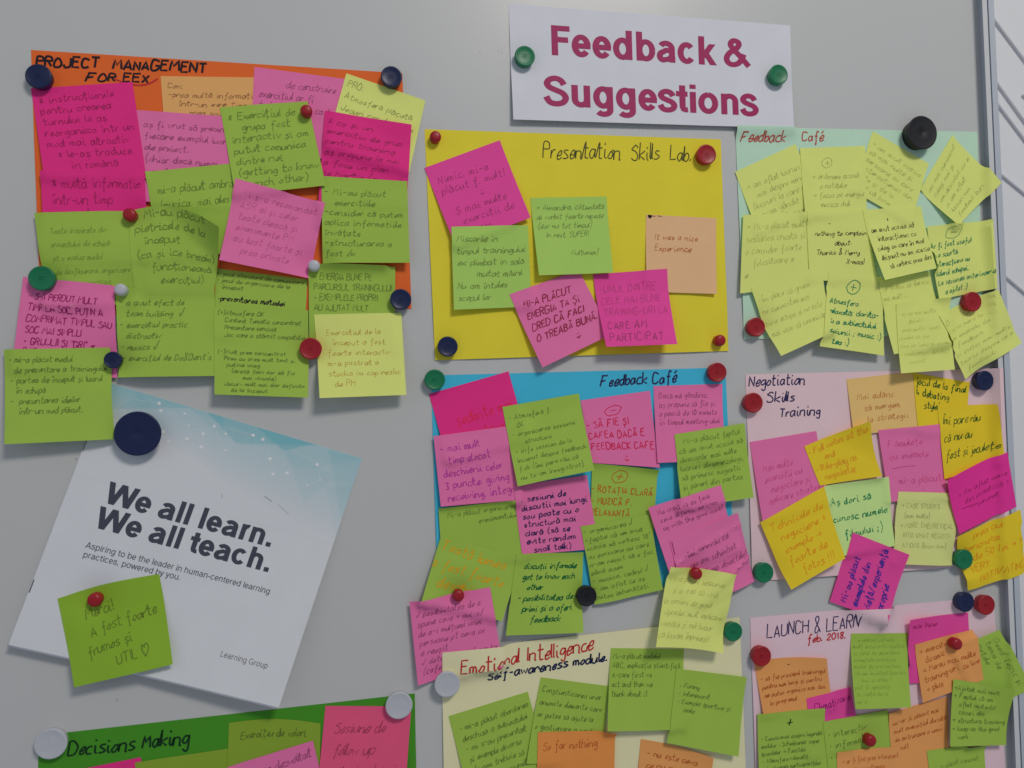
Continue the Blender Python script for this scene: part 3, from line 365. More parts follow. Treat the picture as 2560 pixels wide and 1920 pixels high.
('sticky_note', 'tilted pale yellow note under a red magnet, hanging over the board frame', 'sticky note', 'Y', [(465.55, 59.37), (537.95, 86.41), (562.6, 27.78), (492.49, -9.92)], 9.9, (0, 0, 0, 0), (0, 0), (24, 24), [('b', '⊖       Jure|- n-a mers la|un exemplu de|  feedback|și puțin mai multe|teorie despre ce e|  feedback', (0.03, 0.1, 1.0, 0.95), 'faint2', 0.6, 0, 'h')]),
('sticky_note', 'magenta note in red ink reading ședințe mai dese, corner of the blue card', 'sticky note', 'M', [(-79.77, -7.01), (-3.13, 12.24), (12.42, -54.14), (-64.19, -71.89)], 5.5, (0, 0, 0, 0), (0, 0), (24, 24), [('b', 'ședințe mai|     dese', (0.22, 0.34, 0.98, 0.86), 'redi', 1.0, 2, 'h')]),
('sticky_note', 'pink note reading mai mult timp alocat deschiderii celor 3 puncte', 'sticky note', 'P', [(-77.13, -46.57), (-4.46, -39.97), (3.73, -110.23), (-72.61, -112.17)], 3.3000000000000003, (0, 0, 0, 0), (0, 0), (24, 24), [('b', '- mai mult|  timp alocat|deschierii celor|3 puncte: giving|receiving, integra', (0.06, 0.12, 1.02, 0.98), 'pur', 0.9, 3, 'h')]),
('sticky_note', 'lime note with two small lines ending evenimentului, left on the blue card', 'sticky note', 'G', [(-74.5, -113.8), (2.61, -110.14), (6.85, -164.04), (-72.97, -171.1)], 1.1, (0, 0, 0, 0), (0, 0), (24, 24), [('b', 'Mi-a plăcut organizarea|             evenimentului', (0.1, 0.06, 1.0, 0.38), 'pen', 0.65, 2, 'h')]),
('sticky_note', 'lime note in orange ink reading Toată lumea a fost foarte deschisă', 'sticky note', 'G', [(-72.7, -138.99), (4.75, -166.31), (-19.2, -221.81), (-94.1, -198.55)], 7.700000000000001, (0, 0, 0, 0), (0, 0), (24, 24), [('b', ' Toată lumea|a fost foarte|   deschisă', (0.0, 0.0, 0.92, 0.78), 'ori', 1.2, -3, 'h')]),
('sticky_note', 'pink note with circled minus and red capitals SĂ FIE ȘI', 'sticky note', 'P', [(67.51, -18.08), (139.35, -10.86), (144.29, -87.04), (75.05, -79.01)], 3.3000000000000003, (0, 0, 0, 0), (0, 0), (24, 24), [('b', '- SĂ FIE ȘI|CAFEA DACĂ E|FEEDBACK CAFE|           ☺', (0.02, 0.32, 1.0, 1.0), 'redi2', 1.15, 2, 'h'), ('b', '⊖', (0.3, 0.1, 0.6, 0.32), 'redi2', 1.0, 0, 'h')]),
('sticky_note', 'lime note with circled plus and orange capitals starting ROTAȚIA CLARĂ', 'sticky note', 'G', [(76.53, -79.35), (144.1, -89.15), (135.14, -159.59), (71.28, -152.89)], 2.2, (0, 0, 0, 0), (0, 0), (24, 24), [('b', '- ROTAȚIA CLARĂ|- MUZICĂ F.|RELAXANTĂ', (0.0, 0.26, 1.0, 0.72), 'brorange', 1.15, 0, 'h'), ('b', '⊕', (0.3, 0.03, 0.6, 0.26), 'brorange', 1.0, 0, 'h')]),
('sticky_note', 'pink note in navy ink reading sesiuni de discuții mai lungi', 'sticky note', 'P', [(-3.27, -97.44), (70.95, -90.78), (78.89, -162.38), (3.48, -163.57)], 2.2, (0, 0, 0, 0), (0, 0), (24, 24), [('b', '- sesiuni de|discuții mai lungi|sau poate cu o|structură mai|clară (să se|evite random|  small talk)', (0.07, 0.16, 1.0, 1.0), 'navyink', 1.1, 1, 'h')]),
('sticky_note', 'lime note with ticks listing organizarea, muzica and cadrul', 'sticky note', 'G', [(62.15, -139.66), (133.19, -132.47), (143.04, -206.97), (73.41, -215.95)], 4.4, (0, 0, 0, 0), (0, 0), (24, 24), [('b', "- organizarea ✓|-faptul că am avut|ocazia să vorbesc 10'|cu persoane cu care|n-am reușit să o fac|până acum|- muzica, cadrul ✓|- am aflat ce aș|putea îmbunătăți", (0.02, 0.03, 1.02, 0.97), 'pen', 0.8, 1, 'h')]),
('sticky_note', 'lime note in green ink listing discuții informale and feedback', 'sticky note', 'G', [(-1.85, -161.42), (64.03, -164.88), (59.49, -239.92), (-15.71, -235.96)], 7.700000000000001, (0, 0, 0, 0), (0, 0), (24, 24), [('b', ' discuții informale| get to know each|   other|- posibilitatea de a|  primi și a oferi|     feedback', (0.1, 0.1, 0.98, 0.88), 'dgreen', 1.1, 0, 'h')]),
('sticky_note', 'tilted lime note starting Atmosferă f. OK, upper middle of the blue card', 'sticky note', 'G', [(-10.59, -21.61), (65.88, -11.25), (74.55, -85.28), (-0.51, -96.57)], 13.200000000000001, (0, 0, 0, 0), (0, 0), (24, 24), [('b', '- Atmosferă f.|   OK|- organizarea sesiunii|     structura|- info session de la|început despre feedback|f.ok (îmi pare rău că|nu te-am înregistrat)', (0.05, 0.1, 1.0, 0.96), 'pen', 0.7, 1, 'h')]),
('sticky_note', 'pink note reading Dacă mă gândesc, top right of the blue card', 'sticky note', 'P', [(143.42, -6.38), (217.4, -6.27), (212.9, -83.31), (141.7, -82.07)], 6.6000000000000005, (0, 0, 0, 0), (0, 0), (24, 24), [('b', 'Dacă mă gândesc,|aș propune să fie și|o pauză de 10 minute|în timpul meeting-ului', (0.07, 0.08, 0.99, 0.54), 'pen', 0.7, 0, 'h')]),
('sticky_note', 'lime note reading Mi-a plăcut faptul că am avut ocazia, overhanging blue card', 'sticky note', 'G', [(162.07, -55.01), (238.59, -46.97), (240.35, -121.2), (163.64, -128.54)], 8.8, (0, 0, 0, 0), (0, 0), (24, 24), [('b', '  Mi-a plăcut faptul|că am avut ocazia să|descopăr mai multe|lucruri despre colegi,|să primesc sugestii|și păreri din partea|  lor', (0.04, 0.06, 1.0, 0.9), 'pen', 0.7, 1, 'h')]),
('sticky_note', 'pink note in two languages ending keep up with the good work', 'sticky note', 'P', [(130.56, -125.46), (207.2, -107.32), (221.73, -174.3), (148.57, -189.91)], 5.5, (0, 0, 0, 0), (0, 0), (24, 24), [('b', 'Nu cred că aș face|ceva diferit, so keep|up with the good work!', (0.1, 0.06, 1.0, 0.42), 'pen', 0.75, 2, 'h')]),
('sticky_note', 'creased pink note reading mai pare rău că nu am avut timp', 'sticky note', 'P', [(150.64, -158.78), (223.64, -135.85), (241.59, -206.89), (165.03, -228.54)], 5.5, (0, 3, 0, 0), (0, 0), (24, 24), [('b', '-îmi pare rău că|  nu am schimbat|  din timp obiectele!', (0.14, 0.2, 1.0, 0.72), 'pen', 0.75, 4, 'h'), ('s', [(0.0264, -0.0225), (0.0237, 0.2118)], None, 'wine', 0.9, 0, '')]),
('sticky_note', 'pink note with tick marks starting posibilitatea de a spune ceva', 'sticky note', 'P', [(-104.21, -198.0), (-28.77, -190.46), (-19.58, -264.88), (-98.93, -274.14)], 6.6000000000000005, (0, 0, 0, 0), (0, 0), (24, 24), [('b', '✓ posibilitatea de a|spune ceva + cuiva/|de a-i mulțumi unei|persoane pt ceva ce|a reușit|✓ detalii loc diferența|(cafea)', (0.06, 0.12, 1.0, 0.92), 'pen', 0.75, 1, 'h')]),
('card_sheet', 'pale pink card sheet headed LAUNCH & LEARN feb. 2018', 'card', 'pcard2', [(237.86, -244.34), (525.97, -247.44), (533.37, -552.55), (236.14, -506.45)], 1.5, (0, 0, 0, 0), (0, 0), (64, 52), [('l', 'LAUNCH & LEARN', (0.0614, 0.0805, 0.4238, 0.0702), 'navyink', 1.2, 13.75, 'h'), ('l', 'feb. 2018.', (0.2153, 0.1106, 0.3688, 0.1074), 'redm', 1.3, 7.13, 'h')]),
('card_sheet', 'cream card sheet headed Emotional Intelligence in red', 'card', 'cream', [(-75.56, -247.0), (226.21, -242.84), (225.81, -504.54), (-79.04, -457.26)], 2, (0, 0, 0, 0), (0, 0), (64, 52), [('l', 'Emotional Intelligence', (0.0561, 0.1023, 0.4868, 0.0661), 'redm', 1.5, 12.71, 'h'), ('l', 'Self-awareness module.', (0.1423, 0.145, 0.5322, 0.1131), 'navyb', 1.6, 7.92, 'h')]),
('sticky_note', 'pale yellow note pinned by a small red magnet above the cream card', 'sticky note', 'Y', [(150.12, -184.29), (219.51, -196.78), (200.27, -271.62), (127.58, -256.66)], 15.400000000000002, (0, 0, 0, 0), (0.01, -0.02), (24, 24), [('b', '-Mi-a plăcut sesiunea|   și a vrea să vină|la sesiuni de genul.|-Apreciez mult implicarea|voastră și mă bucur|că lucrăm împreună!', (0.03, 0.08, 1.0, 0.92), 'faint2', 0.7, -1, 'h')]),
('sticky_note', 'orange note with a single dash on top, beside the red magnet', 'sticky note', 'O', [(240.17, -288.41), (319.74, -292.52), (324.84, -344.06), (246.35, -342.23)], 2.2, (0, 3, 0, 0), (0.04, 0), (24, 24), [('b', '           -', (0.0, 0.02, 0.5, 0.22), 'blackb', 1.0, 0, 'h'), ('b', '- să fie principal trainingul|pentru mai lungi și pentru|am putea organiza mai des|  în programul', (0.04, 0.28, 1.0, 0.88), 'brown', 0.75, 4, 'h')]),
('sticky_note', 'magenta note reading Climatizare, half hidden between notes', 'sticky note', 'M2', [(295.74, -331.29), (346.48, -324.9), (355.24, -380.86), (297.37, -392.69)], 2.2, (0, 0, 0, 0), (0, 0), (24, 24), [('b', 'Climatizare', (0.14, 0.06, 1.0, 0.3), 'purd', 1.0, 1, 'h')]),
('sticky_note', 'tall lime note with nearly invisible writing, centre of the LAUNCH card', 'sticky note', 'G', [(351.12, -270.76), (418.28, -276.53), (407.34, -348.12), (342.1, -342.22)], 11.0, (0, 0, 3, 3), (0, 0), (24, 24), [('b', '" a plăcut cel mai|mult interactivitatea|și felul de abordare|exemplele practice|modul de prezentare|că am învățat lucruri|    noi și utile !|pot fi aplicate|în viața de zi|cu zi', (0.04, 0.05, 0.96, 0.95), 'faint3', 0.6, 0, 'h')]),
('sticky_note', 'lime note with a bold plus sign, bottom left of the LAUNCH card', 'sticky note', 'G', [(240.51, -340.6), (314.74, -342.38), (314.55, -422.01), (237.28, -418.73)], 4.4, (0, 0, 0, 0), (0, 0), (24, 24), [('b', '+', (0.4, 0.02, 0.58, 0.26), 'blackb', 1.3, 0, 'h'), ('b', '- Cunoscerea asupra legendei|modelor • Schimbarea super|brandelor → Punctele|- Atmosfera relaxată|- implicarea participanților|  la discuții', (0.05, 0.28, 1.0, 0.84), 'pen', 0.75, 1, 'h')]),
('sticky_note', 'lime note with three bullets interactiv, informativ, amuzant', 'sticky note', 'G', [(312.53, -356.34), (389.16, -353.59), (394.56, -428.32), (316.1, -427.47)], 3.3000000000000003, (0, 0, 0, 0), (0, 0), (24, 24), [('b', '• interactiv|• informativ|• amuzant', (0.05, 0.12, 0.72, 0.6), 'pen', 0.85, 2, 'h')]),
('sticky_note', 'narrow lime note corner showing at the bottom edge between orange notes', 'sticky note', 'G', [(396.07, -416.65), (434.09, -411.76), (438.98, -468.63), (399.9, -472.81)], 2.2, (0, 0, 0, 0), (0, 0), (24, 24), []),
('sticky_note', 'orange note with four faint lines ending mult, left of the arrow notes', 'sticky note', 'O', [(388.89, -356.68), (462.65, -348.09), (456.69, -435.89), (390.24, -431.99)], 4.4, (3, 0, 0, 0), (0, 0), (24, 24), [('b', 'mi-ar fi plăcut mai|mult exercițiul durată|de antrenare a unui|  mult', (0.06, 0.1, 0.98, 0.56), 'brown', 0.7, 3, 'h')]),
('sticky_note', 'orange note under the lowest small red pin, cut by the frame bottom', 'sticky note', 'O', [(326.45, -388.81), (401.09, -392.17), (400.55, -461.53), (323.88, -455.58)], 5.5, (0, 0, 0, 0), (0, 0), (24, 24), [('b', '→ ar fi fost prea interesant|  o opțiune mulțumesc|  trebui pentru', (0.08, 0.08, 1.0, 0.5), 'brown2', 0.75, 2, 'h')]),
('sticky_note', 'magenta note with curled top left, under the navy magnet at lower right', 'sticky note', 'M2', [(416.15, -260.69), (492.78, -261.62), (491.18, -333.08), (415.11, -328.49)], 2.2, (7, 0, 0, 0), (0, 0), (24, 24), [('b', 'mai bine', (0.06, 0.04, 0.5, 0.2), 'wine', 0.7, 1, 'h')]),
('sticky_note', 'lime note turned sideways at the right edge of the board frame', 'sticky note', 'G', [(524.96, -280.97), (558.21, -345.95), (496.24, -363.37), (467.07, -295.45)], 4.4, (0, 0, 0, 0), (0, 0), (24, 24), [('b', 'Good topic și|tema de|notele|ok', (0.1, 0.08, 0.9, 0.75), 'pen', 0.75, 0, 'h')]),
('sticky_note', 'orange note with arrows pinned by a small red magnet, upper right', 'sticky note', 'O', [(424.38, -288.82), (496.48, -279.84), (501.45, -331.48), (428.08, -348.99)], 5.5, (0, 0, 0, 0), (0, 0), (24, 24), [('b', '→ exerciții mai|  dinamic|→ Mereu mai multe|training-uri cu live|→ plus', (0.06, 0.08, 1.0, 0.9), 'brown', 0.85, 3, 'h')]),
('sticky_note', 'lime note with a column of arrows, right end of the LAUNCH card', 'sticky note', 'G', [(464.26, -327.12), (532.68, -342.76), (524.88, -403.75), (454.17, -395.68)], 4.4, (0, 8, 0, 0), (0, 0), (24, 24), [('b', '→Ajutat mai mult|→ Faptul că am|   aflat autentic|   cazuri din|→ structura training|→ keep up the good|   work', (0.03, 0.06, 0.98, 0.92), 'pen', 0.85, 0, 'h')]),
('sticky_note', 'lime note with pale writing at the bottom edge, lowest on the right', 'sticky note', 'G', [(431.85, -400.29), (502.48, -401.01), (502.29, -477.42), (434.17, -475.23)], 2.2, (0, 0, 0, 0), (0, 0), (24, 24), [('b', '- a plăcut concret|  clar', (0.1, 0.12, 0.9, 0.5), 'faint', 0.8, 3, 'h')]),
('sticky_note', 'tilted lime note starting mi-a plăcut abordarea, left on the cream card', 'sticky note', 'G', [(-71.19, -307.85), (4.87, -293.31), (20.89, -361.5), (-56.15, -375.26)], 4.4, (0, 0, 0, 0), (0, 0), (24, 24), [('b', '- mi-a plăcut abordarea|deschisă a subiectului|- mi s-au prezentat|și exemple diverse|de cum trebuie să|  trăim în anumite', (0.08, 0.14, 1.0, 1.0), 'pen', 0.8, 3, 'h')]),
('sticky_note', 'lime note starting Conștientizarea unor anumite elemente', 'sticky note', 'G', [(17.98, -281.09), (85.9, -296.68), (74.31, -368.23), (-0.1, -357.56)], 4.4, (0, 0, 0, 0), (0, 0), (24, 24), [('b', 'Conștientizarea unor|anumite elemente care|ar putea să ajute la|o gestionare a sentim.', (0.06, 0.06, 1.0, 0.64), 'pen', 0.8, -2, 'h')]),
('sticky_note', 'lime note starting Mi-a plăcut modelul ABC on the cream card', 'sticky note', 'G', [(89.14, -260.25), (164.42, -268.46), (158.47, -343.96), (79.56, -335.58)], 7.700000000000001, (0, 0, 0, 0), (0, 0), (24, 24), [('b', 'Mi-a plăcut modelul|ABC, explicația științifică|A-care first we|act and then we|think about it', (0.04, 0.04, 0.98, 0.62), 'pen', 0.8, 0, 'h')]),
('sticky_note', 'lime note with bullets Funny, Interesant, right on the cream card', 'sticky note', 'G', [(155.37, -286.75), (229.85, -302.46), (214.15, -376.55), (140.67, -355.33)], 7.700000000000001, (0, 2, 0, 0), (0, 0), (24, 24), [('b', '• Funny|• Interesant|• Exemple sportive și|   reale', (0.07, 0.16, 0.85, 0.58), 'pen', 0.8, -1, 'h')]),
('sticky_note', 'orange note reading So far nothing', 'sticky note', 'O2', [(12.6, -330.99), (89.51, -338.7), (84.0, -410.95), (6.6, -402.51)], 5.5, (0, 0, 0, 0), (0, 0), (24, 24), [('b', 'So far nothing', (0.07, 0.08, 0.78, 0.28), 'brown', 0.85, 2, 'h')]),
('sticky_note', 'orange note reading nu este ceva ce nu mi-a plăcut', 'sticky note', 'O', [(116.11, -351.28), (189.68, -377.49), (182.36, -432.41), (106.63, -417.44)], 3.3000000000000003, (0, 4, 0, 0), (0.03, 0), (24, 24), [('b', '- nu este ceva|ce nu mi-a plăcut|Poate ca exerc.', (0.1, 0.1, 0.98, 0.6), 'brown', 0.85, 0, 'h')])]
done=[]   # surfaces already lying on the board, for stacking
def sample_under(px,pz):
    h=np.full(px.shape,0.0)
    for S in done:
        c=S['c']; x0,x1,z0,z1=S['bb']
        mk=(px>x0)&(px<x1)&(pz>z0)&(pz<z1)
        if not mk.any(): continue
        qx,qz=px[mk],pz[mk]; u=np.full(qx.shape,.5); v=u.copy()
        for _ in range(6):
            a=(1-u)*(1-v);b=u*(1-v);cc=u*v;dd=(1-u)*v
            fx=a*c[0][0]+b*c[1][0]+cc*c[2][0]+dd*c[3][0]-qx; fz=a*c[0][1]+b*c[1][1]+cc*c[2][1]+dd*c[3][1]-qz
            ux=(1-v)*(c[1][0]-c[0][0])+v*(c[2][0]-c[3][0]); uz=(1-v)*(c[1][1]-c[0][1])+v*(c[2][1]-c[3][1])
            vx=(1-u)*(c[3][0]-c[0][0])+u*(c[2][0]-c[1][0]); vz=(1-u)*(c[3][1]-c[0][1])+u*(c[2][1]-c[1][1])
            D=ux*vz-uz*vx; u=np.clip(u-(fx*vz-fz*vx)/D,-1,2); v=np.clip(v-(ux*fz-uz*fx)/D,-1,2)
        bt=S['bow'][0]
        ins=(u>=-.002)&(u<=1.002)&(v>=-.002-bt)&(v<=1.002+max(0,S['bow'][1]))
        gh=bil(S['h'],np.clip(u,0,1),np.clip(v,0,1))
        t=h[mk]; t[ins]=np.maximum(t[ins],gh[ins]); h[mk]=t
    return h
def add_frame():
    c=np.array([[FR[0]-.0055,.62],[FR[4]+.002,.62],[FR[4]+.002,-.72],[FR[0]-.0055,-.72]])*1000
    done.append(dict(c=c,h=np.full((3,3),11.7),bow=(0,0),bb=(FR[0]*1000-5.5,FR[4]*1000+2,-720,620)))
add_frame()
def bil(g,u,v):
    ny,nx=g.shape; a=u*(nx-1); b=v*(ny-1); i=np.clip(a.astype(int),0,nx-2); j=np.clip(b.astype(int),0,ny-2); a=a-i; b=b-j
    return g[j,i]*(1-a)*(1-b)+g[j,i+1]*a*(1-b)+g[j+1,i]*(1-a)*b+g[j+1,i+1]*a*b
MAG=[
(-403.73, 274.45, 10.54, 'navy', 'd', 'navy disc magnet at the top left corner of the orange card'),
(-105.78, 288.91, 9.85, 'navy', 'd', 'navy disc magnet at the top right corner of the orange card'),
(-183.48, 253.86, 5.37, 'red', 'p', 'small red pin magnet on the getting to know each other note'),
(-66.51, 234.33, 5.42, 'red', 'p', 'small red pin magnet at the yellow card top left corner'),
(-333.94, 156.45, 5.78, 'red', 'p', 'small red pin magnet between two lime notes on the left'),
(-403.8, 101.14, 10.46, 'green', 'd', 'large green disc magnet over the pink capitals note'),
(-342.45, 91.25, 5.36, 'white', 'p', 'small white pin magnet on the pink note corner'),
(-180.43, 112.1, 5.35, 'white', 'p', 'small white pin magnet below the faded pink note'),
(-103.68, 81.11, 9.77, 'navy', 'd', 'navy disc magnet at the orange card bottom right corner'),
(-185.43, 37.12, 9.84, 'red', 'd', 'red disc magnet between dense lime note and pale yellow note'),
(-350.01, 30.79, 7.25, 'navy', 'd', 'smaller navy magnet where pink and lime notes meet'),
(-331.24, -33.07, 19.07, 'navy', 'b', 'largest dark blue round magnet holding the brochure'),
(-406.75, -290.86, 12.88, 'white', 'd', 'big white disc magnet at the dark green card left corner'),
(-116.59, -291.04, 12.32, 'white', 'd', 'white disc magnet at the dark green card right corner'),
(-72.19, -275.25, 11.92, 'white', 'd', 'white disc magnet on the cream card left edge'),
(-368.98, -172.76, 6.0, 'red', 'p', 'small red pin magnet on the Merci note'),
(21.95, 314.95, 9.94, 'green', 'd', 'green disc magnet left of the word Feedback'),
(289.23, 310.52, 10.28, 'green', 'd', 'green disc magnet at the right end of the white banner'),
(452.32, 254.58, 18.01, 'black', 'b', 'big black cylinder magnet above the mint card'),
(206.36, 225.37, 10.17, 'red', 'd', 'red disc magnet right of the Presentation Skills Lab title'),
(213.5, 37.39, 5.78, 'red', 'p', 'small red pin magnet at the yellow card bottom right corner'),
(-61.51, 36.72, 9.5, 'navy', 'd', 'navy disc magnet at the yellow card bottom left corner'),
(209.04, 5.34, 9.85, 'red', 'd', 'red disc magnet at the blue card top right corner'),
(-74.54, 6.04, 9.65, 'green', 'd', 'green disc magnet at the blue card top left corner'),
(246.98, -26.51, 10.23, 'red', 'd', 'red disc magnet left of the word Skills'),
(508.41, 73.75, 10.79, 'red', 'd', 'red disc magnet on the yellow note hanging over the frame'),
(519.11, -11.93, 10.8, 'navy', 'd', 'navy disc magnet at the Negotiation card top right corner'),
(253.08, 50.11, 9.79, 'red', 'd', 'red disc magnet at the mint card bottom left corner'),
(64.26, -205.86, 9.92, 'black', 'd', 'black disc magnet between two lime notes below the blue card'),
(-59.28, -194.83, 5.57, 'red', 'p', 'small red pin magnet on the pink note with ticks'),
(177.0, -192.93, 5.89, 'red', 'p', 'small red pin magnet on the pale yellow note above the cream card'),
(251.16, -198.25, 10.19, 'green', 'd', 'green disc magnet at the Negotiation card bottom left corner'),
(215.32, -254.37, 9.56, 'green', 'd', 'green disc magnet at the cream card top right corner'),
(245.07, -281.7, 10.15, 'red', 'd', 'red disc magnet on the LAUNCH card left edge'),
(483.0, -201.83, 10.6, 'green', 'd', 'green disc magnet on the bancnota note'),
(484.1, -247.88, 10.59, 'navy', 'd', 'navy disc magnet at the LAUNCH card top right, beside a red one'),
(509.65, -253.22, 10.69, 'red', 'd', 'red disc magnet rightmost, beside the navy one near the frame'),
(469.42, -290.46, 6.31, 'red', 'p', 'small red pin magnet on the orange note with arrows'),
(363.76, -380.33, 6.3, 'red', 'p', 'small red pin magnet nearest the bottom edge')]
mpos=np.array([[q[0],q[1],q[2]] for q in MAG])
GR={'sticky_note':'sticky notes stuck on the whiteboard','card_sheet':'coloured card sheets with session titles'}
seq=[0]
for (name,label,cat,colk,C4,L,cl,bow,g,blocks) in ITEMS:
    nx,ny=g; C=np.array(C4); W_=(np.linalg.norm(C[1]-C[0])+np.linalg.norm(C[2]-C[3]))/2; H_=(np.linalg.norm(C[3]-C[0])+np.linalg.norm(C[2]-C[1]))/2
    up=(C[0]+C[1]-C[2]-C[3]); up/=np.linalg.norm(up)
    note=name=='sticky_note'
    ph=[random.uniform(0,6.28) for _ in range(4)]
    def pos(u,v):
        u=np.asarray(u,float);v=np.asarray(v,float)
        p=((1-u)*(1-v))[...,None]*C[0]+(u*(1-v))[...,None]*C[1]+(u*v)[...,None]*C[2]+((1-u)*v)[...,None]*C[3]
        s=np.sin(np.pi*np.clip(u,0,1))
        return p+up*((bow[0]*(1-v)-bow[1]*v)*s*H_)[...,None]
    U,Vv=np.meshgrid(np.linspace(0,1,nx+1),np.linspace(0,1,ny+1)); P=pos(U,Vv)
    r=2.2 if note else 3.0
    offs=[(0,0),(r,0),(-r,0),(0,r),(0,-r),(r*.7,r*.7),(-r*.7,r*.7),(r*.7,-r*.7),(-r*.7,-r*.7)]
    un_=np.max([sample_under(P[...,0]+a,P[...,1]+b) for a,b in offs],axis=0)
    top=float(un_[:max(1,ny//6)].mean()); vv=np.clip((Vv-.14)/.86,0,1) if note else Vv
    own=top*(1-.55*vv)+L*vv**(1.2 if note else 1.5)
    if note: own+=random.uniform(0,2.6)*np.clip(1-(2-U-Vv)/.7,0,1)**1.5+random.uniform(0,2.6)*np.clip(1-(1+U-Vv)/.7,0,1)**1.5
    own+=cl[0]*np.clip(1-(U+Vv)/.75,0,1)**1.6+cl[1]*np.clip(1-(1-U+Vv)/.75,0,1)**1.6+cl[2]*np.clip(1-(2-U-Vv)/.8,0,1)**1.4+cl[3]*np.clip(1-(1+U-Vv)/.8,0,1)**1.4
    own+=(.35 if note else .25)*(np.sin(U*4+ph[0])*np.sin(Vv*3+ph[1])+1)*np.clip(Vv*3,0,1)
    if note: own+=L*.16*vv*(np.sin(U*3.1+ph[2]))
    md=np.min([np.hypot(P[...,0]-a,P[...,1]-b)/(18+rr) for a,b,rr in mpos],axis=0)
    own=own*(1-.85*np.exp(-(md*1.5)**2))
    cle=.35 if note else .22
    h=np.maximum(un_+cle,own+cle)
    # relax the paper upward where the step is sharp (paper is stiff)
    for _ in range(3):
        hp=np.pad(h,1,mode='edge'); av=(hp[:-2,1:-1]+hp[2:,1:-1]+hp[1:-1,:-2]+hp[1:-1,2:])/4
        h=np.maximum(h,av*.98)
    if 'creased' in label:
        h+=2.4*np.exp(-((U*.5+Vv-1.12)/.03)**2)+1.8*np.exp(-((U*.2+Vv-.35)/.025)**2)+1.6*np.exp(-((U*.35+Vv-1.0)/.02)**2)
    th=.14 if note else .25
    done.append(dict(c=C,h=h,bow=bow,bb=(P[...,0].min()-1,P[...,0].max()+1,P[...,1].min()-1,P[...,1].max()+1)))
    org=np.array([P[0,:,0].mean(),0,P[0,:,1].mean()])/1000
    top_=np.c_[P[...,0].ravel(),-h.ravel(),P[...,1].ravel()]/1000-org
    bot_=top_+np.array([0,th/1000,0]); n=(nx+1)*(ny+1); idx=np.arange(n).reshape(ny+1,nx+1)
    a,b,c,d=idx[:-1,:-1].ravel(),idx[:-1,1:].ravel(),idx[1:,1:].ravel(),idx[1:,:-1].ravel()
    fs=list(zip(a.tolist(),d.tolist(),c.tolist(),b.tolist()))+list(zip((a+n).tolist(),(b+n).tolist(),(c+n).tolist(),(d+n).tolist()))
    ring=list(idx[0,:])+list(idx[1:,-1])+list(idx[-1,-2::-1])+list(idx[-2:0:-1,0])
    fs+=[(int(ring[i]),int(ring[(i+1)%len(ring)]),int(ring[(i+1)%len(ring)]+n),int(ring[i]+n)) for i in range(len(ring))]
    root=empty(name,tuple(org),label,cat,GR.get(name))
    pm=paper(colk)
    sh=mesh('cover' if name=='brochure' else 'paper',np.vstack([top_,bot_]),fs,pm,root,smooth=True)
    md_=sh.modifiers.new('es','EDGE_SPLIT'); md_.split_angle=math.radians(50)
    def surf(s,t,lift):   # mm on the sheet -> world-local
        u,v=s/W_,t/H_; p=pos(u,v); hh=bil(h,np.clip(u,0,1),np.clip(v,0,1))+lift
        return np.c_[p[...,0],-hh,p[...,1]]/1000-org
    def inkmesh(strips,material,nm,par=root):
        vs=[];fs=[];k=0
        for L_,R_ in strips:
            lift=.16+.012*(k%9); k+=1
            s=np.vstack([L_,R_]); m_=len(L_)
            if (s[:,0]<-.5).any() or (s[:,0]>W_+.5).any() or (s[:,1]<-1).any() or (s[:,1]>H_+.5).any():
                ok=(L_[:,0]>0)&(L_[:,0]<W_)&(L_[:,1]>0)&(L_[:,1]<H_)&(R_[:,0]>0)&(R_[:,0]<W_)&(R_[:,1]>0)&(R_[:,1]<H_)
                if ok.sum()<2: continue
                L_=L_[ok];R_=R_[ok]; s=np.vstack([L_,R_]); m_=len(L_)
            b0=len(vs); vs+=list(surf(s[:,0],s[:,1],lift))
            fs+=[(b0+i,b0+m_+i,b0+m_+i+1,b0+i+1) for i in range(m_-1)]
        if vs: return mesh(nm,vs,fs,material,par)
    def sub(p,q=3.0):  # subdivide long segments so that they follow the sheet
        o=[p[0]]
        for a,b in zip(p[:-1],p[1:]):
            m_=max(1,int(math.hypot(b[0]-a[0],b[1]-a[1])/q)); o+=[(a[0]+(b[0]-a[0])*i/m_,a[1]+(b[1]-a[1])*i/m_) for i in range(1,m_+1)]
        return o
    if name=='brochure':
        dt=mat('print_dot',disp((176,188,194)),rough=.4)
        bmz=bpy.data.materials.new('printed_teal_artwork'); bmz.use_nodes=True; nt=bmz.node_tree; bs=nt.nodes['Principled BSDF']; bs.inputs['Roughness'].default_value=.5
        at=nt.nodes.new('ShaderNodeVertexColor'); at.layer_name='ink'; nt.links.new(at.outputs[0],bs.inputs['Base Color'])
        nu,nv=150,70; gu,gv=np.meshgrid(np.linspace(0,1,nu),np.linspace(0,.36,nv))
        reach=np.interp(gu,[0,.2,.4,.5,.75,1],[.12,.15,.19,.24,.30,.35])
        al=np.clip(1-gv/reach,0,1)**.8*.50
        def tri(a,b,c,s):
            global al_
            d=lambda p,q:(q[0]-p[0])*(gv-p[1])*1.0-(q[1]-p[1])*(gu-p[0])
            e1,e2,e3=d(a,b),d(b,c),d(c,a); ins=((e1>=0)&(e2>=0)&(e3>=0))|((e1<=0)&(e2<=0)&(e3<=0))
            al[ins]+=s
        tri((0,0),(.32,0),(.02,.10),.22); tri((.36,-.01),(.86,-.01),(.52,.085),.28); tri((.55,-.01),(.82,-.01),(.70,.06),.28); tri((.30,0),(.44,0),(.47,.08),.10)
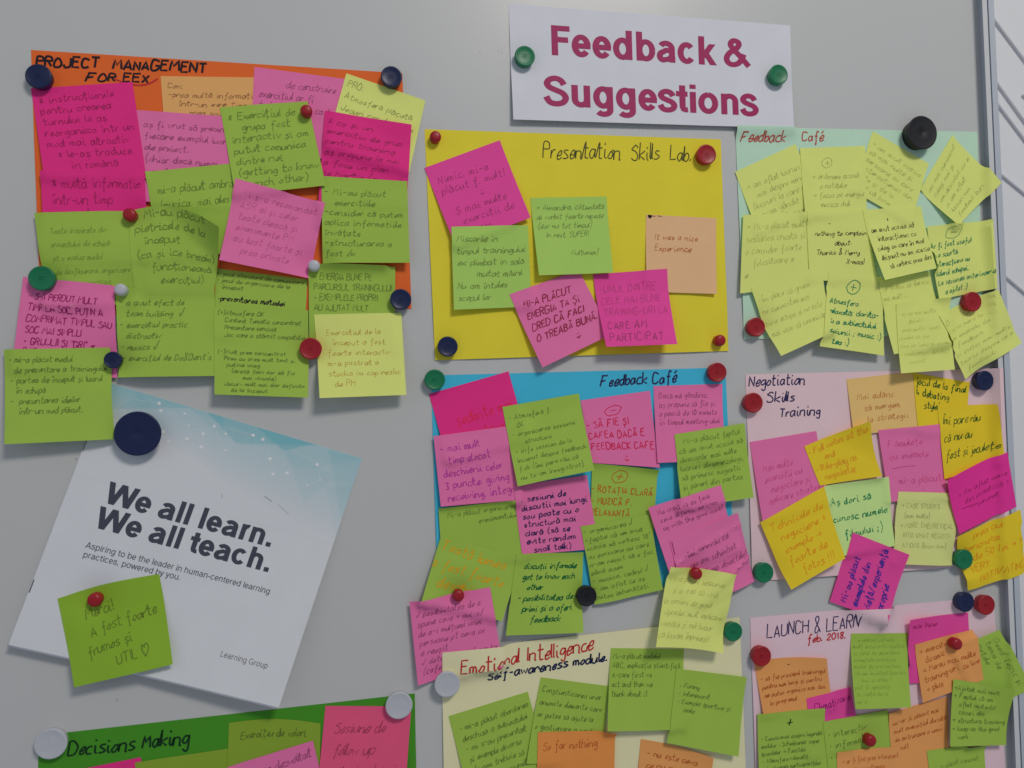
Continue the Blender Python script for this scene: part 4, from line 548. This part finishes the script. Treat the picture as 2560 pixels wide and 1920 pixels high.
        tri((.62,.03),(1.0,.0),(.78,.12),.06); tri((.86,0),(1.0,.0),(1.0,.26),.12); tri((.70,.05),(.92,.10),(.84,.24),.08); tri((.12,.0),(.3,.13),(.05,.12),.07); tri((.9,.15),(1.0,.12),(1.0,.33),.06)
        al=np.clip(al,0,.92)*np.clip((.355-gv)/.03,0,1)
        wc=np.array(disp(PAP['brochure'])); tc_=np.array(disp((84,140,148)))
        colr=wc*(1-al[...,None])+tc_*al[...,None]
        vs=surf(gu.ravel()*W_,gv.ravel()*H_,.07); fs=[(r_*nu+c_,(r_+1)*nu+c_,(r_+1)*nu+c_+1,r_*nu+c_+1) for r_ in range(nv-1) for c_ in range(nu-1)]
        ob=mesh('printed_band',vs,fs,bmz,root,smooth=True)
        ca_=ob.data.color_attributes.new('ink','FLOAT_COLOR','POINT'); ca_.data.foreach_set('color',np.c_[colr.reshape(-1,3),np.ones(nu*nv)].astype(np.float32).ravel())
        nodes=[(.02,.045),(.2,.02),(.215,.045),(.33,.07),(.39,.085),(.42,.045),(.47,.06),(.57,.035),(.61,.04),(.49,.12),(.66,.105),(.84,.075),(.87,.13),(.74,.14),(.69,.16),(.83,.165),(.25,.12),(.34,.12),(.3,.03),(.4,.135),(.28,.15)]
        dots=[];
        for i,(a,b) in enumerate(nodes):
            rr=(1.5 if i%3 else 1.0); c_=circ(a*W_,b*H_,rr/2,rr/2,12); dots.append(ribbon(c_,rr,rr))
        for a,b in ((5,7),(7,18),(5,3),(0,1),(6,7),(7,9),(8,10),(10,14),(11,13),(11,12),(1,2),(3,5),(12,15),(10,12),(9,17),(5,9)):
            dots.append(ribbon(sub([(nodes[a][0]*W_,nodes[a][1]*H_),(nodes[b][0]*W_,nodes[b][1]*H_)]),.17))
        o_=inkmesh([(x,y) for x,y in dots],dt,'network_print')
        o_.location.y=-.00004
        pg=mat('page_edges',(.6,.6,.62),rough=.8)
        # inner leaves under the cover
        bt2=top_.copy(); q2=np.array([0,.0011,0]); 
        pass
        lf=mesh('inner_pages',np.vstack([top_+np.array([.0,.00025,0])+np.array([-.0012,0,-.0014]),top_+np.array([0,.0010,0])+np.array([-.0012,0,-.0014])]),[tuple(p.vertices) for p in sh.data.polygons],paper('white'),root,smooth=True)
        st=mat('staple_steel',(.25,.25,.26),rough=.3,metal=.8)
        for v0 in (.22,.76):
            inkmesh([ribbon(sub([(.5,v0*H_),(.5,(v0+.048)*H_)]),.9)],st,'staple')
    for (k,tx,bx,ink,w_,ex,ft) in blocks:
        im=inkm(ink,colk); strips=[]
        if k=='s':
            pts=smooth([(a*W_,b*H_) for a,b in tx],6) if len(tx)>2 else [(a*W_,b*H_) for a,b in tx]
            q=ribbon(sub(pts),w_); inkmesh([q],im,'pen_stroke'); continue
        if k=='b':
            lines=tx.split('|'); u0,v0,u1,v1=bx; pitch=(v1-v0)*H_/max(1,len(lines)); uy=pitch/12.2; rot=math.radians(ex)
            hp_=dict(slant=random.uniform(.0,.45),jit=random.uniform(.2,.5),cursive=random.uniform(.3,.95),xh=random.uniform(.72,1.02),sp=random.uniform(.7,1.9)); lay=[hand(l_,**hp_) for l_ in lines]; mxw=max(l_[1] for l_ in lay)+2.2; ux=(min(u1,.97)-u0)*W_/mxw; uy=min(uy,ux/.66); ux=min(ux,1.9*uy)
            ca,sa=math.cos(rot),math.sin(rot)
            for i,(st,_) in enumerate(lay):
                for s_ in st:
                    pts=[]
                    for a,b in s_:
                        xx=a*ux; yy=(i+1)*pitch-(b-3)*uy-pitch*.26
                        pts.append((u0*W_+xx*ca+yy*sa,v0*H_-xx*sa+yy*ca))
                    q=ribbon(sub(pts),w_*random.uniform(.6,1.0))
                    if q: strips.append(q)
            inkmesh(strips,im,'handwriting'); continue
        u0,v0,u1,v1=bx; a=np.array([u0*W_,v0*H_]); b=np.array([u1*W_,v1*H_]); ln=np.linalg.norm(b-a); d=(b-a)/ln; nn=np.array([d[1],-d[0]])
        if ft=='h':
            st,wd_=hand(tx,slant=.2,jit=.16,cursive=.35); ux=ln/wd_; uy=ex/7
            for s_ in st:
                q=ribbon(sub([tuple(a+d*(x*ux)+nn*((y-3)*uy)) for x,y in s_]),w_)
                if q: strips.append(q)
            inkmesh(strips,im,'handwriting')
        else:
            wv,wh=(.222,.182) if ft=='B' else (.125,.105)
            gl=[];x=0
            for ch in tx:
                s_,ad=grot(ch,wv,wh); gl.append((s_,x)); x+=ad-(.05 if ft=='B' else .03)
            ux=ln/(x-.06)
            def tf(p): return a+d*(p[0]*ux)+nn*(p[1]*ex)
            for s_,x0 in gl:
                for e in s_:
                    if e[0]=='C': q=ribbon([(x0+p[0],p[1]) for p in e[1]],wv,wh)
                    elif e[0]=='V': (xa,ya),(xb,yb)=e[1:3]; yy=np.linspace(ya,yb,5); q=(np.c_[np.full(5,x0+xa-wv/2),yy],np.c_[np.full(5,x0+xa+wv/2),yy])
                    elif e[0]=='H': (xa,ya),(xb,yb)=e[1:3]; xx=np.linspace(xa,xb,5)+x0; q=(np.c_[xx,np.full(5,ya-wh/2)],np.c_[xx,np.full(5,ya+wh/2)])
                    else:
                        (xa,ya),(xb,yb)=e[1:3]; hw=wv*e[3]*.56; t_=np.linspace(0,1,5); xx=xa+(xb-xa)*t_+x0; yy=ya+(yb-ya)*t_; q=(np.c_[xx-hw,yy],np.c_[xx+hw,yy])
                    if q is not None: strips.append((np.array([tf(p) for p in q[0]]),np.array([tf(p) for p in q[1]])))
            inkmesh(strips,im,'printed_text')
# ---------------- magnets
MC={'navy':(.009,.018,.08),'red':(.42,.012,.022),'green':(.006,.21,.085),'white':(.62,.63,.68),'black':(.010,.010,.014)}
for (x,z,r,col,ty,label) in MAG:
    ang=np.linspace(0,2*np.pi,9)[:-1]
    hs=[float(sample_under(np.array([x+r*.6*math.cos(t)]),np.array([z+r*.6*math.sin(t)]))[0]) for t in ang]
    b0=max(hs)-.1; H0={'d':8.0,'p':9.0,'b':12.0}[ty]
    if col=='white' and ty=='d': H0=7.0
    if ty=='d': pr=[(.90,0),(.93,.3),(.96,.55),(1.0,.86),(.985,.94),(.95,.985),(.90,1.0),(.84,.985),(.78,.955),(.4,.93),(.001,.925)]
    elif ty=='p': pr=[(.92,0),(.94,.25),(1.0,.55),(.99,.68),(.93,.82),(.80,.92),(.55,.985),(.25,1.0),(.001,1.0)]
    else: pr=[(.86,0),(.90,.4),(.99,.88),(1.0,.94),(.975,.99),(.94,1.0),(.90,.985),(.5,.975),(.12,.97),(.10,.955),(.05,.95),(.001,.95)]
    n=48; vs=[];fs=[]
    for q,(rr,hh) in enumerate(pr):
        for i in range(n):
            t=2*math.pi*i/n; vs.append((rr*r*math.cos(t)/1000,-hh*H0/1000,rr*r*math.sin(t)/1000))
    for q in range(len(pr)-1):
        for i in range(n): j=(i+1)%n; fs.append((q*n+i,q*n+j,(q+1)*n+j,(q+1)*n+i))
    fs.append(tuple(range(n)))
    root=empty('magnet',(x/1000,-b0/1000,z/1000),label,'magnet','round magnets on the whiteboard')
    mm_=mat('magnet_'+col,MC[col],rough=.38 if ty!='b' else .5,spec=.45,noise=.08,nscale=200,bump=.06,bscale=500)
    o=mesh('cap',vs,fs,mm_,root,smooth=True); o.modifiers.new('es','EDGE_SPLIT').split_angle=math.radians(60)
    if ty=='d' and col!='white':   # moulded emblem ring on the dished face
        ring=circ(0,0,r*.2,r*.12,14,30,330); q=ribbon(ring,.5); m_=len(q[0])
        vs=[(p[0]/1000,-(H0*.935+.06)/1000,p[1]/1000) for p in list(q[0])+list(q[1])]
        mesh('moulded_mark',vs,[(i,i+1,m_+i+1,m_+i) for i in range(m_-1)],mat('magnet_mark_'+col,tuple(c*.55 for c in MC[col]),rough=.5),root)
# ---------------- scuffs on the board enamel
sm_=mat('scuff_mark',(.36,.37,.38),rough=.5)
for i,(x,z,w_,h_) in enumerate([(-2.19, 323.16, 0.5, 2.2), (0.57, 324.21, 0.4, 1.2), (0.92, 321.07, 0.5, 1.4), (-20.83, 320.31, 0.7, 1.6), (-356.69, -261.03, 0.7, 3), (-384.67, -52.14, 0.8, 2.4), (-381.33, 320.46, 0.5, 0.7), (-169.99, 333.54, 0.4, 0.6), (421.0, 371.11, 0.5, 0.5)]):
    x,z,w_,h_=[q/1000 for q in (x,z,w_,h_)]
    mesh('scuff_mark',W([(x,-.00006,z),(x+w_,-.00006,z-h_*.2),(x+w_*.8,-.00006,z-h_),(x-w_*.3,-.00006,z-h_*.7)]),[(0,3,2,1)],sm_,wb)
